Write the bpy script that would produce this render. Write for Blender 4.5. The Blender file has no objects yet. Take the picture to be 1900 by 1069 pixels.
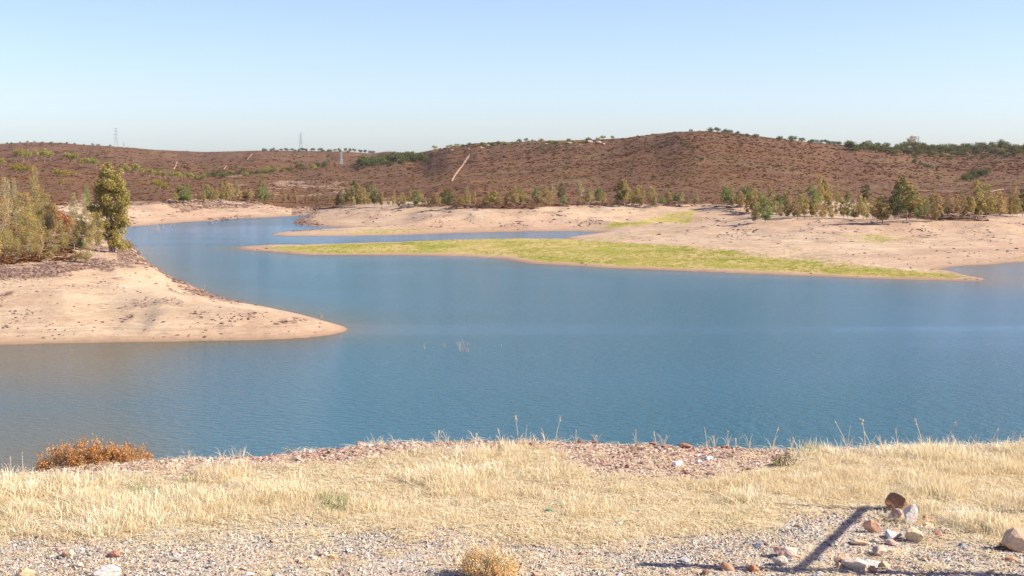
import bpy, bmesh, math, random
import numpy as np
from mathutils import Vector, Matrix

random.seed(7)
RNG = np.random.default_rng(11)
S = bpy.context.scene
COL = S.collection

# ------------------------------------------------------------------ camera
F = 2610.0                      # focal length in photo pixels (1900 wide)
CAM_Z = 20.0                    # metres above the water
PITCH = math.atan(239.5 / F)
CP, SP = math.cos(PITCH), math.sin(PITCH)
cam = bpy.data.objects.new('camera', bpy.data.cameras.new('camera'))
COL.objects.link(cam)
cam.data.sensor_width = 36.0
cam.data.lens = 36.0 * F / 1900.0
cam.data.clip_start = 0.5
cam.data.clip_end = 30000
cam.location = (0, 0, CAM_Z)
cam.rotation_euler = (math.pi / 2 - PITCH, 0, 0)
S.camera = cam

# ------------------------------------------------------------------ light
SUN_EL = math.radians(34)
SUN_AZ = math.radians(96)       # clockwise from +Y: almost exactly from the right, a little behind
world = bpy.data.worlds.new('World')
S.world = world
world.use_nodes = True
wn, wl = world.node_tree.nodes, world.node_tree.links
wn.clear()
sky = wn.new('ShaderNodeTexSky')
sky.sky_type = 'NISHITA'
sky.sun_disc = False
sky.sun_elevation = SUN_EL
sky.sun_rotation = SUN_AZ
sky.altitude = 250
sky.air_density = 1.0
sky.dust_density = 0.6
sky.ozone_density = 2.2
bg = wn.new('ShaderNodeBackground')
bg.inputs['Strength'].default_value = 0.112
wo = wn.new('ShaderNodeOutputWorld')
_g = wn.new('ShaderNodeNewGeometry'); _s = wn.new('ShaderNodeSeparateXYZ'); wl.new(_g.outputs['Incoming'], _s.inputs[0])
_a = wn.new('ShaderNodeMath'); _a.operation = 'ABSOLUTE'; wl.new(_s.outputs[2], _a.inputs[0])
_r = wn.new('ShaderNodeValToRGB'); wl.new(_a.outputs[0], _r.inputs[0])
_r.color_ramp.elements[0].color = (0.67, 0.745, 0.965, 1); _r.color_ramp.elements[1].position = 0.35; _r.color_ramp.elements[1].color = (0.86, 0.665, 0.88, 1)
_m = wn.new('ShaderNodeMix'); _m.data_type = 'RGBA'; _m.blend_type = 'MULTIPLY'; _m.inputs[0].default_value = 1.0; _m.clamp_factor = False
wl.new(sky.outputs[0], _m.inputs[6]); wl.new(_r.outputs[0], _m.inputs[7]); wl.new(_m.outputs[2], bg.inputs[0])
wl.new(bg.outputs[0], wo.inputs[0])
sun_l = bpy.data.lights.new('sun', 'SUN')
sun_l.energy = 5.0
sun_l.angle = math.radians(0.5)
sun_l.color = (1.0, 0.94, 0.85)
sun = bpy.data.objects.new('sun', sun_l)
COL.objects.link(sun)
sdir = Vector((math.sin(SUN_AZ) * math.cos(SUN_EL), math.cos(SUN_AZ) * math.cos(SUN_EL), math.sin(SUN_EL)))
sun.rotation_euler = sdir.to_track_quat('Z', 'Y').to_euler()
S.view_settings.view_transform = 'Standard'
S.view_settings.look = 'None'
S.view_settings.exposure = 0.98
S.view_settings.gamma = 1.0
S.view_settings.use_curve_mapping = False
S.cycles.max_bounces = 6
S.cycles.diffuse_bounces = 3
S.cycles.glossy_bounces = 2
S.cycles.transmission_bounces = 2
S.cycles.volume_bounces = 0
S.cycles.use_denoising = True

# ------------------------------------------------------------------ small tools
def smooth(a, b, x):
    t = np.clip((np.asarray(x, float) - a) / (b - a), 0, 1)
    return t * t * (3 - 2 * t)

_tab = np.random.default_rng(3).random((256, 256))
def vnoise(x, y):
    xi = np.floor(x).astype(int); yi = np.floor(y).astype(int)
    fx = x - xi; fy = y - yi
    fx = fx * fx * (3 - 2 * fx); fy = fy * fy * (3 - 2 * fy)
    a = _tab[xi & 255, yi & 255]; b = _tab[(xi + 1) & 255, yi & 255]
    c = _tab[xi & 255, (yi + 1) & 255]; d = _tab[(xi + 1) & 255, (yi + 1) & 255]
    return (a * (1 - fx) + b * fx) * (1 - fy) + (c * (1 - fx) + d * fx) * fy

def fbm(x, y, sc, octv=4, seed=0, gain=0.5):
    """about -1..1"""
    v = 0; amp = 1; tot = 0
    x = np.asarray(x, float) / sc + seed * 17.3; y = np.asarray(y, float) / sc + seed * 9.7
    for k in range(octv):
        v = v + amp * (vnoise(x, y) * 2 - 1); tot += amp
        amp *= gain; x, y = x * 1.97 + y * 0.31 + 5.2, y * 1.97 - x * 0.31 + 1.7
    return v / tot

def ray(px, py):
    """photo pixel -> (u, s): x = u*y, z = CAM_Z + s*y"""
    xc = (np.asarray(px, float) - 950) / F; yc = (534.5 - np.asarray(py, float)) / F
    yy = CP + yc * SP
    return xc / yy, (yc * CP - SP) / yy

def pix(x, y, z):
    """world -> photo pixel"""
    z = z - CAM_Z
    dep = y * CP - z * SP
    up = y * SP + z * CP
    return 950 + F * x / dep, 534.5 - F * up / dep

def water_pt(px, py, zz=0.0):
    u, s = ray(px, py)
    y = (zz - CAM_Z) / s
    return np.stack([u * y, y], -1)

def sdist(X, Y, poly):
    """signed distance, positive outside the polygon"""
    shp = X.shape
    X = X.ravel(); Y = Y.ravel()
    best = np.full(X.shape, 1e18); inside = np.zeros(X.shape, bool)
    n = len(poly)
    for i in range(n):
        ax, ay = poly[i]; bx, by = poly[(i + 1) % n]
        dx, dy = bx - ax, by - ay
        L = dx * dx + dy * dy + 1e-12
        t = np.clip(((X - ax) * dx + (Y - ay) * dy) / L, 0, 1)
        q = (X - ax - t * dx) ** 2 + (Y - ay - t * dy) ** 2
        best = np.minimum(best, q)
        c = ((ay > Y) != (by > Y))
        with np.errstate(divide='ignore', invalid='ignore'):
            xx = ax + (Y - ay) * dx / (dy if abs(dy) > 1e-12 else 1e-12)
        inside ^= c & (X < xx)
    d = np.sqrt(best)
    return np.where(inside, -d, d).reshape(shp)

def make_mesh(name, verts, faces, mats=(), smooth_shade=False, mat_idx=None):
    """verts (n,3); faces: array (m,k) or list"""
    me = bpy.data.meshes.new(name)
    verts = np.asarray(verts, np.float32)
    if isinstance(faces, np.ndarray):
        m, k = faces.shape
        me.vertices.add(len(verts)); me.vertices.foreach_set('co', verts.ravel())
        me.loops.add(m * k); me.loops.foreach_set('vertex_index', faces.astype(np.int32).ravel())
        me.polygons.add(m)
        me.polygons.foreach_set('loop_start', np.arange(0, m * k, k, dtype=np.int32))
        me.update(calc_edges=True)
    else:
        me.from_pydata(verts.tolist(), [], faces); me.update()
    for mm in mats: me.materials.append(mm)
    if mat_idx is not None: me.polygons.foreach_set('material_index', np.asarray(mat_idx, np.int32))
    me.polygons.foreach_set('use_smooth', np.full(len(me.polygons), smooth_shade))
    me.validate(); me.update()
    return me

def link(name, me, parent=None, **props):
    o = bpy.data.objects.new(name, me)
    COL.objects.link(o)
    if parent: o.parent = parent
    for k, v in props.items():
        if v is not None: o[k] = v
    return o

# ------------------------------------------------------------------ material tools
def new_mat(name):
    m = bpy.data.materials.new(name); m.use_nodes = True
    m.node_tree.nodes.clear()
    return m, m.node_tree.nodes, m.node_tree.links

class NT:
    def __init__(s, name):
        s.m, s.n, s.l = new_mat(name)
        s.out = s.n.new('ShaderNodeOutputMaterial')
    def node(s, t, **kw):
        nd = s.n.new(t)
        for k, v in kw.items(): setattr(nd, k, v)
        return nd
    def set(s, sock, v):
        if hasattr(v, 'is_linked') or isinstance(v, bpy.types.NodeSocket): s.l.new(v, sock)
        elif isinstance(v, (tuple, list)): sock.default_value = tuple(v) + ((1,) if len(sock.default_value) == 4 and len(v) == 3 else ())
        else: sock.default_value = v
    def pos(s, scale=(1, 1, 1), obj=False):
        g = s.node('ShaderNodeTexCoord').outputs['Object'] if obj else s.node('ShaderNodeNewGeometry').outputs['Position']
        mp = s.node('ShaderNodeMapping'); s.l.new(g, mp.inputs[0]); mp.inputs['Scale'].default_value = scale
        return mp.outputs[0]
    def noise(s, vec, scale=1, detail=4, rough=0.55, dist=0.0):
        nd = s.node('ShaderNodeTexNoise'); s.l.new(vec, nd.inputs['Vector'])
        nd.inputs['Scale'].default_value = scale; nd.inputs['Detail'].default_value = detail
        nd.inputs['Roughness'].default_value = rough; nd.inputs['Distortion'].default_value = dist
        return nd.outputs['Fac']
    def ramp(s, fac, stops):
        nd = s.node('ShaderNodeValToRGB'); s.l.new(fac, nd.inputs[0])
        cr = nd.color_ramp
        while len(cr.elements) < len(stops): cr.elements.new(0.5)
        for e, (p, c) in zip(cr.elements, stops):
            e.position = p; e.color = (c, c, c, 1) if isinstance(c, (int, float)) else tuple(c) + (1,)
        return nd.outputs[0]
    def mix(s, fac, a, b, blend='MIX'):
        nd = s.node('ShaderNodeMix', data_type='RGBA', blend_type=blend)
        s.set(nd.inputs[0], fac); s.set(nd.inputs[6], a); s.set(nd.inputs[7], b)
        return nd.outputs[2]
    def math(s, op, a, b=0.0, clamp=False):
        nd = s.node('ShaderNodeMath', operation=op, use_clamp=clamp)
        s.set(nd.inputs[0], a); s.set(nd.inputs[1], b)
        return nd.outputs[0]
    def attr(s, name, inst=False):
        nd = s.node('ShaderNodeAttribute', attribute_name=name, attribute_type='INSTANCER' if inst else 'GEOMETRY')
        return nd.outputs['Fac']
    def bump(s, h, strength=0.5, distance=0.1, normal=None):
        nd = s.node('ShaderNodeBump'); s.l.new(h, nd.inputs['Height'])
        s.set(nd.inputs['Strength'], strength); nd.inputs['Distance'].default_value = distance
        if normal is not None: s.l.new(normal, nd.inputs['Normal'])
        return nd.outputs[0]
    def bsdf(s, color, rough=0.9, normal=None, spec=0.25):
        b = s.node('ShaderNodeBsdfPrincipled')
        s.set(b.inputs['Base Color'], color); s.set(b.inputs['Roughness'], rough)
        b.inputs['Specular IOR Level'].default_value = spec
        if normal is not None: s.l.new(normal, b.inputs['Normal'])
        s.l.new(b.outputs[0], s.out.inputs[0])
        return b

def leaf_material(name, sat=1.0):
    t = NT(name)
    oi = t.node('ShaderNodeObjectInfo')
    geo = t.node('ShaderNodeNewGeometry')
    big = t.noise(t.pos((1, 1, 1), obj=True), 6.0, 2)
    v = t.ramp(geo.outputs['Random Per Island'], [(0, 0.55), (0.6, 1.0), (1, 1.5)])
    c = t.mix(1.0, oi.outputs['Color'], v, 'MULTIPLY')
    w = t.ramp(big, [(0.42, (1.0, 1.0, 1.0)), (0.62, (1.35, 1.02, 0.75))])
    c = t.mix(1.0, c, w, 'MULTIPLY')
    d = t.node('ShaderNodeBsdfDiffuse'); tr = t.node('ShaderNodeBsdfTranslucent')
    t.l.new(c, d.inputs[0]); t.l.new(c, tr.inputs[0])
    mx = t.node('ShaderNodeMixShader'); mx.inputs[0].default_value = 0.3
    t.l.new(d.outputs[0], mx.inputs[1]); t.l.new(tr.outputs[0], mx.inputs[2])
    t.l.new(mx.outputs[0], t.out.inputs[0])
    return t.m

def inst_material(name, stops, rough=0.9, transl=0.0, nscale=0.0, bumpy=0.0):
    """colour picked per instance through the point attribute tint"""
    t = NT(name)
    c = t.ramp(t.attr('tint', True), stops)
    if nscale:
        n = t.noise(t.pos((1, 1, 1)), nscale, 4)
        c = t.mix(1.0, c, t.ramp(n, [(0.3, 0.7), (0.7, 1.2)]), 'MULTIPLY')
    geo = t.node('ShaderNodeNewGeometry')
    if transl:
        v = t.ramp(geo.outputs['Random Per Island'], [(0, 0.65), (1, 1.3)])
        c = t.mix(1.0, c, v, 'MULTIPLY')
        d = t.node('ShaderNodeBsdfDiffuse'); tr = t.node('ShaderNodeBsdfTranslucent')
        t.l.new(c, d.inputs[0]); t.l.new(c, tr.inputs[0])
        mx = t.node('ShaderNodeMixShader'); mx.inputs[0].default_value = transl
        t.l.new(d.outputs[0], mx.inputs[1]); t.l.new(tr.outputs[0], mx.inputs[2])
        t.l.new(mx.outputs[0], t.out.inputs[0])
    else:
        t.bsdf(c, rough)
    return t.m

def object_material(name, nscale=12, lo=0.65, hi=1.25, bump=0.6, rough=0.9, warm=(1.25, 0.85, 0.6)):
    """the thing's own colour (object colour) with grain, stains and relief"""
    t = NT(name)
    oi = t.node('ShaderNodeObjectInfo')
    p = t.pos((1, 1, 1))
    n = t.noise(p, nscale, 6, 0.65)
    c = t.mix(1.0, oi.outputs['Color'], t.ramp(n, [(0.3, lo), (0.7, hi)]), 'MULTIPLY')
    st = t.noise(p, nscale * 0.35, 3, 0.6)
    c = t.mix(t.ramp(st, [(0.5, 0.0), (0.68, 0.75)]), c, t.mix(1.0, c, warm, 'MULTIPLY'))
    t.bsdf(c, rough, t.bump(n, bump, 0.02))
    return t.m

M = {}
M['leaf'] = leaf_material('leaf')
M['bark'] = object_material('bark_grain', 8, 0.75, 1.15, 0.3)
M['stone'] = object_material('stone_grain', 26, 0.72, 1.2, 0.7)
tb = NT('pale_bark')
_n = tb.noise(tb.pos((1, 1, 0.25)), 5, 4)
tb.bsdf(tb.ramp(_n, [(0.35, (0.20, 0.15, 0.11)), (0.6, (0.50, 0.44, 0.37))]), 0.85)
M['pale_bark'] = tb.m
tb = NT('dead_wood')
_n = tb.noise(tb.pos((1, 1, 0.3)), 6, 4)
tb.bsdf(tb.ramp(_n, [(0.3, (0.28, 0.22, 0.17)), (0.7, (0.55, 0.47, 0.38))]), 0.9)
M['dead_wood'] = tb.m
tb = NT('galvanised_steel'); tb.bsdf((0.42, 0.44, 0.45), 0.6); M['steel'] = tb.m
tb = NT('weathered_timber')
_n = tb.noise(tb.pos((1, 1, 0.1)), 14, 5)
tb.bsdf(tb.ramp(_n, [(0.3, (0.12, 0.08, 0.05)), (0.7, (0.26, 0.19, 0.13))]), 0.8, tb.bump(_n, 0.5, 0.01))
M['timber'] = tb.m

# ------------------------------------------------------------------ water outline (photo pixels on the water plane)
WATER_PX = [(-900, 655), (0, 640), (80, 638), (160, 636), (300, 634), (400, 632), (500, 630), (560, 627), (610, 621), (634, 616), (642, 611),
 (636, 606), (610, 598), (580, 589), (540, 579), (500, 571), (455, 563), (420, 556), (385, 544), (350, 534), (325, 526), (312, 517),
 (305, 510), (296, 502), (284, 496), (270, 488), (262, 478), (254, 468), (246, 460), (238, 450), (226, 436), (222, 428), (228, 421), (262, 419), (300, 416),
 (345, 412), (400, 409.5), (440, 405.5), (480, 404), (520, 402), (556, 401), (570, 396.5), (574, 394), (580, 395.5), (568, 401), (556, 405), (546, 410),
 (545, 415), (560, 418), (590, 420), (640, 422), (672, 422.5), (640, 424.5), (600, 426), (560, 428), (530, 431), (500, 435), (502, 437),
 (540, 438), (580, 438.5), (640, 438), (700, 437), (760, 435.5), (800, 434.5), (860, 432), (900, 431), (960, 429.5), (1020, 429), (1060, 429), (1090, 430), (1112, 432),
 (1085, 436), (1066, 439), (1046, 443), (1060, 445.5), (1000, 447), (900, 448), (830, 448), (760, 450), (700, 450.5), (620, 453), (560, 455), (500, 455), (437, 459), (450, 463),
 (500, 467), (540, 471), (570, 473), (640, 473), (700, 473.5), (780, 474), (860, 476), (930, 479), (955, 484), (985, 489), (1040, 492), (1120, 497), (1200, 500), (1300, 504), (1400, 508), (1500, 512),
 (1600, 516), (1700, 519), (1780, 521), (1820, 521), (1832, 518), (1815, 514), (1790, 510), (1765, 504), (1742, 500), (1758, 496), (1780, 493), (1830, 491), (1870, 487), (1900, 486), (2000, 484), (2300, 480), (3200, 478),
 (3600, 1000), (-2600, 1000)]
WATER = water_pt([p[0] for p in WATER_PX], [p[1] for p in WATER_PX])
POND_PX = [(1222, 422.5), (1235, 420.5), (1262, 420), (1284, 421), (1262, 422.3), (1240, 422.8)]
POND = water_pt([p[0] for p in POND_PX], [p[1] for p in POND_PX])
GREEN_PX = [[(436, 459), (520, 455), (700, 451), (900, 447), (1050, 446), (1120, 449), (1190, 456), (1260, 464), (1400, 480), (1500, 486), (1570, 493), (1660, 500), (1720, 505), (1766, 511), (1762, 516), (1700, 515), (1600, 512), (1500, 508), (1400, 505), (1200, 497), (1060, 491), (1000, 484), (960, 477), (860, 473), (700, 471), (560, 469), (500, 465)]]
GREEN2_PX = [[(1110, 424), (1150, 420), (1180, 414), (1230, 410), (1290, 405.5), (1302, 406), (1293, 411), (1270, 414), (1250, 418), (1222, 420), (1200, 424)],
             [(1770, 489), (1800, 483), (1850, 484), (1880, 487), (1830, 489)], [(1895, 474), (1960, 470), (1960, 484), (1895, 482)]]
GREEN3_PX = [[(560, 437), (590, 431), (680, 427), (780, 427), (900, 424), (1010, 423), (1100, 422), (1120, 428), (1050, 428.5), (960, 429), (860, 431), (760, 435), (640, 437.5)],
             [(545, 413), (570, 408), (612, 410), (600, 417), (560, 417)], [(1000, 440), (1100, 437), (1250, 432), (1150, 445), (1050, 446)],
             [(1440, 470), (1700, 498), (1760, 508), (1600, 500), (1480, 486)], [(1590, 446), (1660, 446), (1655, 453), (1600, 452)], [(1700, 488), (1740, 484), (1765, 492), (1745, 498)]]
def wpoly(p): return water_pt([a[0] for a in p], [a[1] for a in p], 0.8)

# ------------------------------------------------------------------ terrain profiles: image column -> (distance, image row) or (distance, 'z', height)
def Zr(d, z): return (d, 'z', z)
PROF = {
 -900: [(150, 640), (170, 560), (200, 490), (250, 440), (330, 400), (550, 350), (900, 305), (1100, 298), (1500, 300), (2200, 262), (3300, 275)],
 -300: [(150, 640), (170, 560), (200, 490), (250, 440), (330, 400), (550, 350), (900, 305), (1100, 298), (1500, 300), (2200, 262), (3300, 275)],
 0: [(150, 640), (170, 560), (200, 485), (240, 450), (300, 410), (420, 375), (650, 335), (850, 308), (1000, 296), (1300, 298), (1700, 280), (2300, 266), (3300, 280)],
 100: [(150, 636), (170, 560), (200, 490), (240, 455), (300, 415), (420, 378), (650, 338), (850, 310), (1000, 302), (1300, 300), (1700, 282), (2300, 266), (3300, 285)],
 200: [(150, 640), (175, 560), (205, 490), (240, 470), (300, 428), (380, 405), (450, 385), (600, 355), (800, 325), (950, 312), (1200, 300), (1700, 282), (2200, 272), (3300, 288)],
 260: [(150, 640), (175, 556), (205, 498), (240, 474), (300, 440), (400, 410), (460, 385), (520, 365), (700, 335), (900, 322), (1200, 305), (1700, 285), (2300, 275), (3300, 290)],
 300: [Zr(150, 1.5), (200, 510), Zr(240, 4), Zr(350, 3), Zr(400, 3), (445, 385), (520, 362), (700, 340), (950, 322), (1200, 305), (1800, 286), (2400, 277), (3300, 292)],
 400: [Zr(150, 2), Zr(420, 3), (480, 378), (560, 360), (700, 345), (900, 330), (1050, 322), (1300, 303), (1800, 288), (2400, 281), (3300, 292)],
 480: [Zr(150, 2), Zr(440, 3), (500, 377), (560, 368), (700, 350), (900, 333), (1100, 318), (1500, 292), (1900, 286), (2500, 279), (3300, 292)],
 560: [Zr(150, 2), Zr(480, 3), (560, 378), (600, 372), (700, 355), (900, 338), (1150, 322), (1300, 308), (1700, 290), (2300, 279), (3300, 292)],
 640: [Zr(150, 1), Zr(390, 3), (435, 386), (470, 381), (600, 366), (800, 345), (1100, 322), (1400, 305), (1800, 290), (2400, 281), (3300, 292)],
 700: [Zr(150, 1), Zr(390, 3), (430, 386), (480, 380), (600, 362), (800, 340), (1050, 318), (1300, 300), (1500, 292), (1700, 295), (2300, 282), (3300, 292)],
 780: [Zr(150, 1), Zr(390, 3), (430, 386), (490, 374), (600, 352), (700, 346), (900, 325), (1200, 297), (1500, 282), (1800, 290), (3300, 292)],
 850: [Zr(150, 1), Zr(390, 3), (430, 386), (480, 365), (560, 338), (590, 340), (640, 348), (750, 333), (900, 305), (1150, 275), (1300, 270), (1500, 278), (3300, 292)],
 950: [Zr(150, 1), Zr(390, 3), (430, 386), (500, 358), (560, 346), (620, 354), (750, 328), (950, 292), (1150, 266), (1250, 263), (1450, 275), (3300, 292)],
 1100: [Zr(150, 0.8), Zr(300, 1), Zr(380, 2), (430, 386), (480, 375), (560, 365), (700, 335), (900, 290), (1050, 265), (1150, 259), (1300, 268), (3300, 292)],
 1200: [Zr(150, 0.8), Zr(300, 1.2), Zr(360, 1.6), Zr(390, 2.2), (430, 385), (480, 374), (560, 360), (700, 325), (850, 285), (1000, 255), (1080, 250), (1200, 260), (3300, 292)],
 1300: [Zr(150, 0.8), Zr(300, 1.6), Zr(360, 2.2), (430, 384), (480, 372), (560, 355), (700, 315), (850, 270), (930, 249), (1000, 243), (1150, 260), (3300, 292)],
 1450: [Zr(150, 1), Zr(260, 1.1), (330, 432), (360, 413), (420, 392), (480, 375), (520, 368), (620, 345), (760, 302), (900, 270), (1000, 259), (1200, 272), (3300, 292)],
 1600: [Zr(150, 1), Zr(250, 1.1), (330, 432), (360, 415), (420, 398), (480, 382), (560, 362), (700, 335), (900, 295), (1100, 270), (1300, 280), (3300, 292)],
 1700: [Zr(150, 1), Zr(240, 1.1), (330, 428), (370, 405), (420, 382), (470, 360), (510, 362), (560, 366), (700, 338), (900, 305), (1200, 272), (1500, 280), (3300, 292)],
 1800: [Zr(150, 1), Zr(270, 1), (310, 438), (350, 412), (390, 400), (440, 378), (500, 356), (530, 356), (580, 360), (750, 335), (950, 300), (1300, 269), (1600, 280), (3300, 292)],
 1900: [Zr(150, 1), Zr(270, 1), (310, 440), (350, 418), (400, 400), (440, 385), (520, 358), (700, 340), (900, 305), (1200, 268), (1500, 280), (3300, 292)],
 2300: [Zr(150, 1), Zr(270, 1), (310, 440), (350, 418), (400, 400), (440, 385), (520, 358), (700, 340), (900, 305), (1200, 268), (1500, 280), (3300, 292)],
 3600: [Zr(150, 1), Zr(270, 1), (310, 440), (350, 418), (400, 400), (440, 385), (520, 358), (700, 340), (900, 305), (1200, 268), (1500, 280), (3300, 292)],
}
SKYLINE = [(-900, 262), (0, 267), (60, 264), (120, 265), (150, 268), (220, 272), (290, 278), (380, 282), (430, 281), (480, 279.5), (560, 280), (640, 281), (690, 285), (720, 281), (770, 284.5), (800, 279), (850, 271), (880, 266),
 (950, 264), (1000, 261.5), (1100, 259.5), (1160, 256), (1200, 250.5), (1250, 245), (1300, 243), (1350, 246), (1400, 252), (1450, 258.5), (1500, 264), (1560, 269), (1650, 273), (1720, 274), (1780, 272), (1900, 270), (2300, 268), (3600, 268)]

u_in = np.linspace(-0.395, 0.395, 560)
u_out = np.linspace(0.395, 1.0, 70)[1:]
U = np.concatenate([-u_out[::-1], u_in, u_out])
D = np.geomspace(70, 3600, 540)
LD = np.log(D)
pcols = sorted(PROF)
prof_z = []
for c in pcols:
    ds, zs = [], []
    for e in PROF[c]:
        ds.append(math.log(e[0]))
        zs.append(e[2] if e[1] == 'z' else CAM_Z + float(ray(c, e[1])[1]) * e[0])
    zz = np.interp(LD, ds, zs)
    k = np.hanning(23); k /= k.sum()
    zz = np.convolve(np.pad(zz, 11, mode='edge'), k, mode='valid')
    prof_z.append(zz)
prof_z = np.array(prof_z)                       # (ncol, nD)
PX = 950 + U * F * 1.0                          # approximate photo column of each azimuth
ci = np.clip(np.searchsorted(pcols, PX) - 1, 0, len(pcols) - 2)
pc = np.array(pcols, float)
tt = np.clip((PX - pc[ci]) / (pc[ci + 1] - pc[ci]), 0, 1); tt = tt * tt * (3 - 2 * tt)
ZB = prof_z[ci] * (1 - tt)[:, None] + prof_z[ci + 1] * tt[:, None]
kk = np.hanning(15); kk /= kk.sum()
ZB = np.apply_along_axis(lambda a: np.convolve(np.pad(a, 7, mode='edge'), kk, mode='valid'), 0, ZB)
UU, DD = np.meshgrid(U, D, indexing='ij')
X, Y = UU * DD, DD
# spurs and gullies
n1 = fbm(X, Y, 170, 5, 1); n2 = 1 - np.abs(fbm(X, Y, 120, 4, 2)) * 2
wt = smooth(480, 800, DD)
ZB = ZB + wt * (n1 * 2.6 + (n2 - 0.6) * 2.4) * np.clip(DD / 900, 0.4, 2.0)
ZB = ZB + fbm(X, Y, 22, 4, 5) * (0.25 + 0.35 * wt)
# match the skyline
sl = (ZB - CAM_Z) / DD
back = DD > 700
slb = np.where(back, sl, -9)
icr = slb.argmax(1)
scur = slb.max(1)
starg = ray(PX, np.interp(PX, [a for a, b in SKYLINE], [b for a, b in SKYLINE]))[1]
dcr = D[icr]
dcr_s = np.convolve(np.pad(dcr, 10, mode='edge'), np.ones(21) / 21, mode='valid')
for _ in range(2):
    sl = (ZB - CAM_Z) / DD; scur = np.where(back, sl, -9).max(1)
    ZB = ZB + smooth(0, 1, (DD - 650) / (0.85 * dcr_s[:, None] - 650)) * (starg - scur)[:, None] * DD
# shore
sd = np.minimum(sdist(X, Y, WATER), np.where(True, sdist(X, Y, POND), 0))
sd = sd + fbm(X, Y, 14, 4, 8) * np.clip(DD / 300, 0.4, 1.6) * 1.3 * smooth(-6, 2, sd)
pxg = 950 + F * UU
slope = np.full(X.shape, 0.13)
slope = np.where(DD < 330, 0.03, slope)
rg = smooth(1060, 1200, pxg) * (1 - smooth(330, 420, DD))
slope = np.where(pxg > 1060, 0.03 + 0.09 * smooth(330, 420, DD), slope)
isA = ((DD < 262) & (pxg < 700)) | ((DD < 340) & (pxg < 400))
slope = np.where(isA, 0.16 + 0.46 * smooth(192, 216, DD), slope)
slope = np.where((pxg > 430) & (pxg < 760) & (DD > 290) & (DD < 405), 0.03, slope)
slope = np.where((DD > 362) & (DD < 396) & (pxg > 480) & (pxg < 1100), 0.05, slope)
kk2 = np.hanning(25); kk2 /= kk2.sum()
for ax in (0, 1):
    slope = np.apply_along_axis(lambda a: np.convolve(np.pad(a, 12, mode='edge'), kk2, mode='valid'), ax, slope)
ss = 0.22 * (1 - np.exp(-np.maximum(sd, 0) / 1.2)) + slope * np.maximum(sd, 0)
ss = ss * (1 + 0.25 * fbm(X, Y, 9, 3, 9))
land = np.minimum(ss, np.maximum(ZB, 0.5))
# blend softly between beach slope and hill
kblend = 0.5
hh = np.clip(0.5 + 0.5 * (np.maximum(ZB, 0.5) - ss) / kblend, 0, 1)
land = np.maximum(ZB, 0.5) * (1 - hh) + ss * hh - kblend * hh * (1 - hh) * 0.5
Z = np.where(sd > 0, np.maximum(land, 0.02), np.maximum(sd * 0.12, -2.5))
ZT = Z

def terrain_z(x, y):
    u = x / y
    i = np.interp(u, U, np.arange(len(U))); j = np.interp(math.log(y), LD, np.arange(len(D)))
    i0, j0 = int(min(i, len(U) - 2)), int(min(j, len(D) - 2)); a, b = i - i0, j - j0
    return float((ZT[i0, j0] * (1 - a) + ZT[i0 + 1, j0] * a) * (1 - b) + (ZT[i0, j0 + 1] * (1 - a) + ZT[i0 + 1, j0 + 1] * a) * b)

def hit(px, py, dmin=0):
    """where the sight line through a photo pixel meets the terrain"""
    u, s = ray(px, py)
    i = int(np.clip(round(float(np.interp(u, U, np.arange(len(U))))), 0, len(U) - 1))
    sl = (ZT[i] - CAM_Z) / D
    ok = np.where((sl >= s) & (D > dmin) & (ZT[i] > 0.0))[0]
    if len(ok): j = ok[0]
    else: j = int(np.where(D > max(dmin, 400), sl, -9).argmax())
    d = float(D[j])
    if 0 < j and len(ok):
        s0, s1 = sl[j - 1], sl[j]
        if s1 > s0: d = float(D[j - 1] + (D[j] - D[j - 1]) * min(1, max(0, (s - s0) / (s1 - s0))))
    x = float(u) * d
    return x, d, terrain_z(x, d)

# masks
hw = Z + fbm(X, Y, 18, 3, 12) * 0.35
brush = np.maximum(smooth(4.75, 5.5, hw + 0.7 * smooth(1450, 1650, pxg)), smooth(510, 560, DD + 12 * fbm(X, Y, 20, 3, 13)))
rock = np.zeros(X.shape)
ra = np.maximum(smooth(-0.25, 0.12, fbm(X, Y * 0.5, 6, 4, 14)) * smooth(3.7, 4.5, Z), smooth(0.12, 0.45, fbm(X, Y * 0.42, 7, 6, 28)) * 0.55 * smooth(0.5, 1.2, Z)) * (1 - smooth(6.2, 7.5, Z))
rock = np.where(isA, ra, 0)
rb = (DD > 188) & isA & (pxg > 215) & (sd < 6 + 9 * smooth(205, 235, DD))
rock = np.where(rb, np.maximum(rock, smooth(-0.75, -0.15, fbm(X, Y, 5, 3, 15))), rock)
rock = np.maximum(rock, np.where((DD > 330) & (pxg < 640), smooth(0.0, 0.35, fbm(X, Y * 0.6, 16, 4, 16)) * smooth(1.5, 3.5, Z) * (1 - smooth(5.5, 7, Z)), 0))
rock = np.maximum(rock, np.where((DD > 330) & (pxg > 380) & (pxg < 470), (1 - smooth(0, 1.3, Z)) * (sd > 0) * 0.9, 0))
rock = np.maximum(rock, np.where((DD > 380) & (pxg > 540) & (pxg < 640), (1 - smooth(0.5, 2.2, Z)) * (sd > 0) * 0.8 * (1 - smooth(560, 640, pxg)), 0))
rock = np.maximum(rock, 0.75 * smooth(4.1, 4.7, Z) * (1 - smooth(4.9, 5.5, Z)) * smooth(-0.2, 0.3, fbm(X, Y, 9, 3, 17)))
grn = np.zeros(X.shape); gn_ = fbm(X, Y * 0.6, 16, 4, 20)
for p in GREEN_PX: grn = np.maximum(grn, smooth(7, -4, sdist(X, Y, wpoly(p)) + gn_ * 9) * 0.98)
for p in GREEN2_PX: grn = np.maximum(grn, smooth(3, -4, sdist(X, Y, wpoly(p)) + gn_ * 6) * 0.95)
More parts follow.
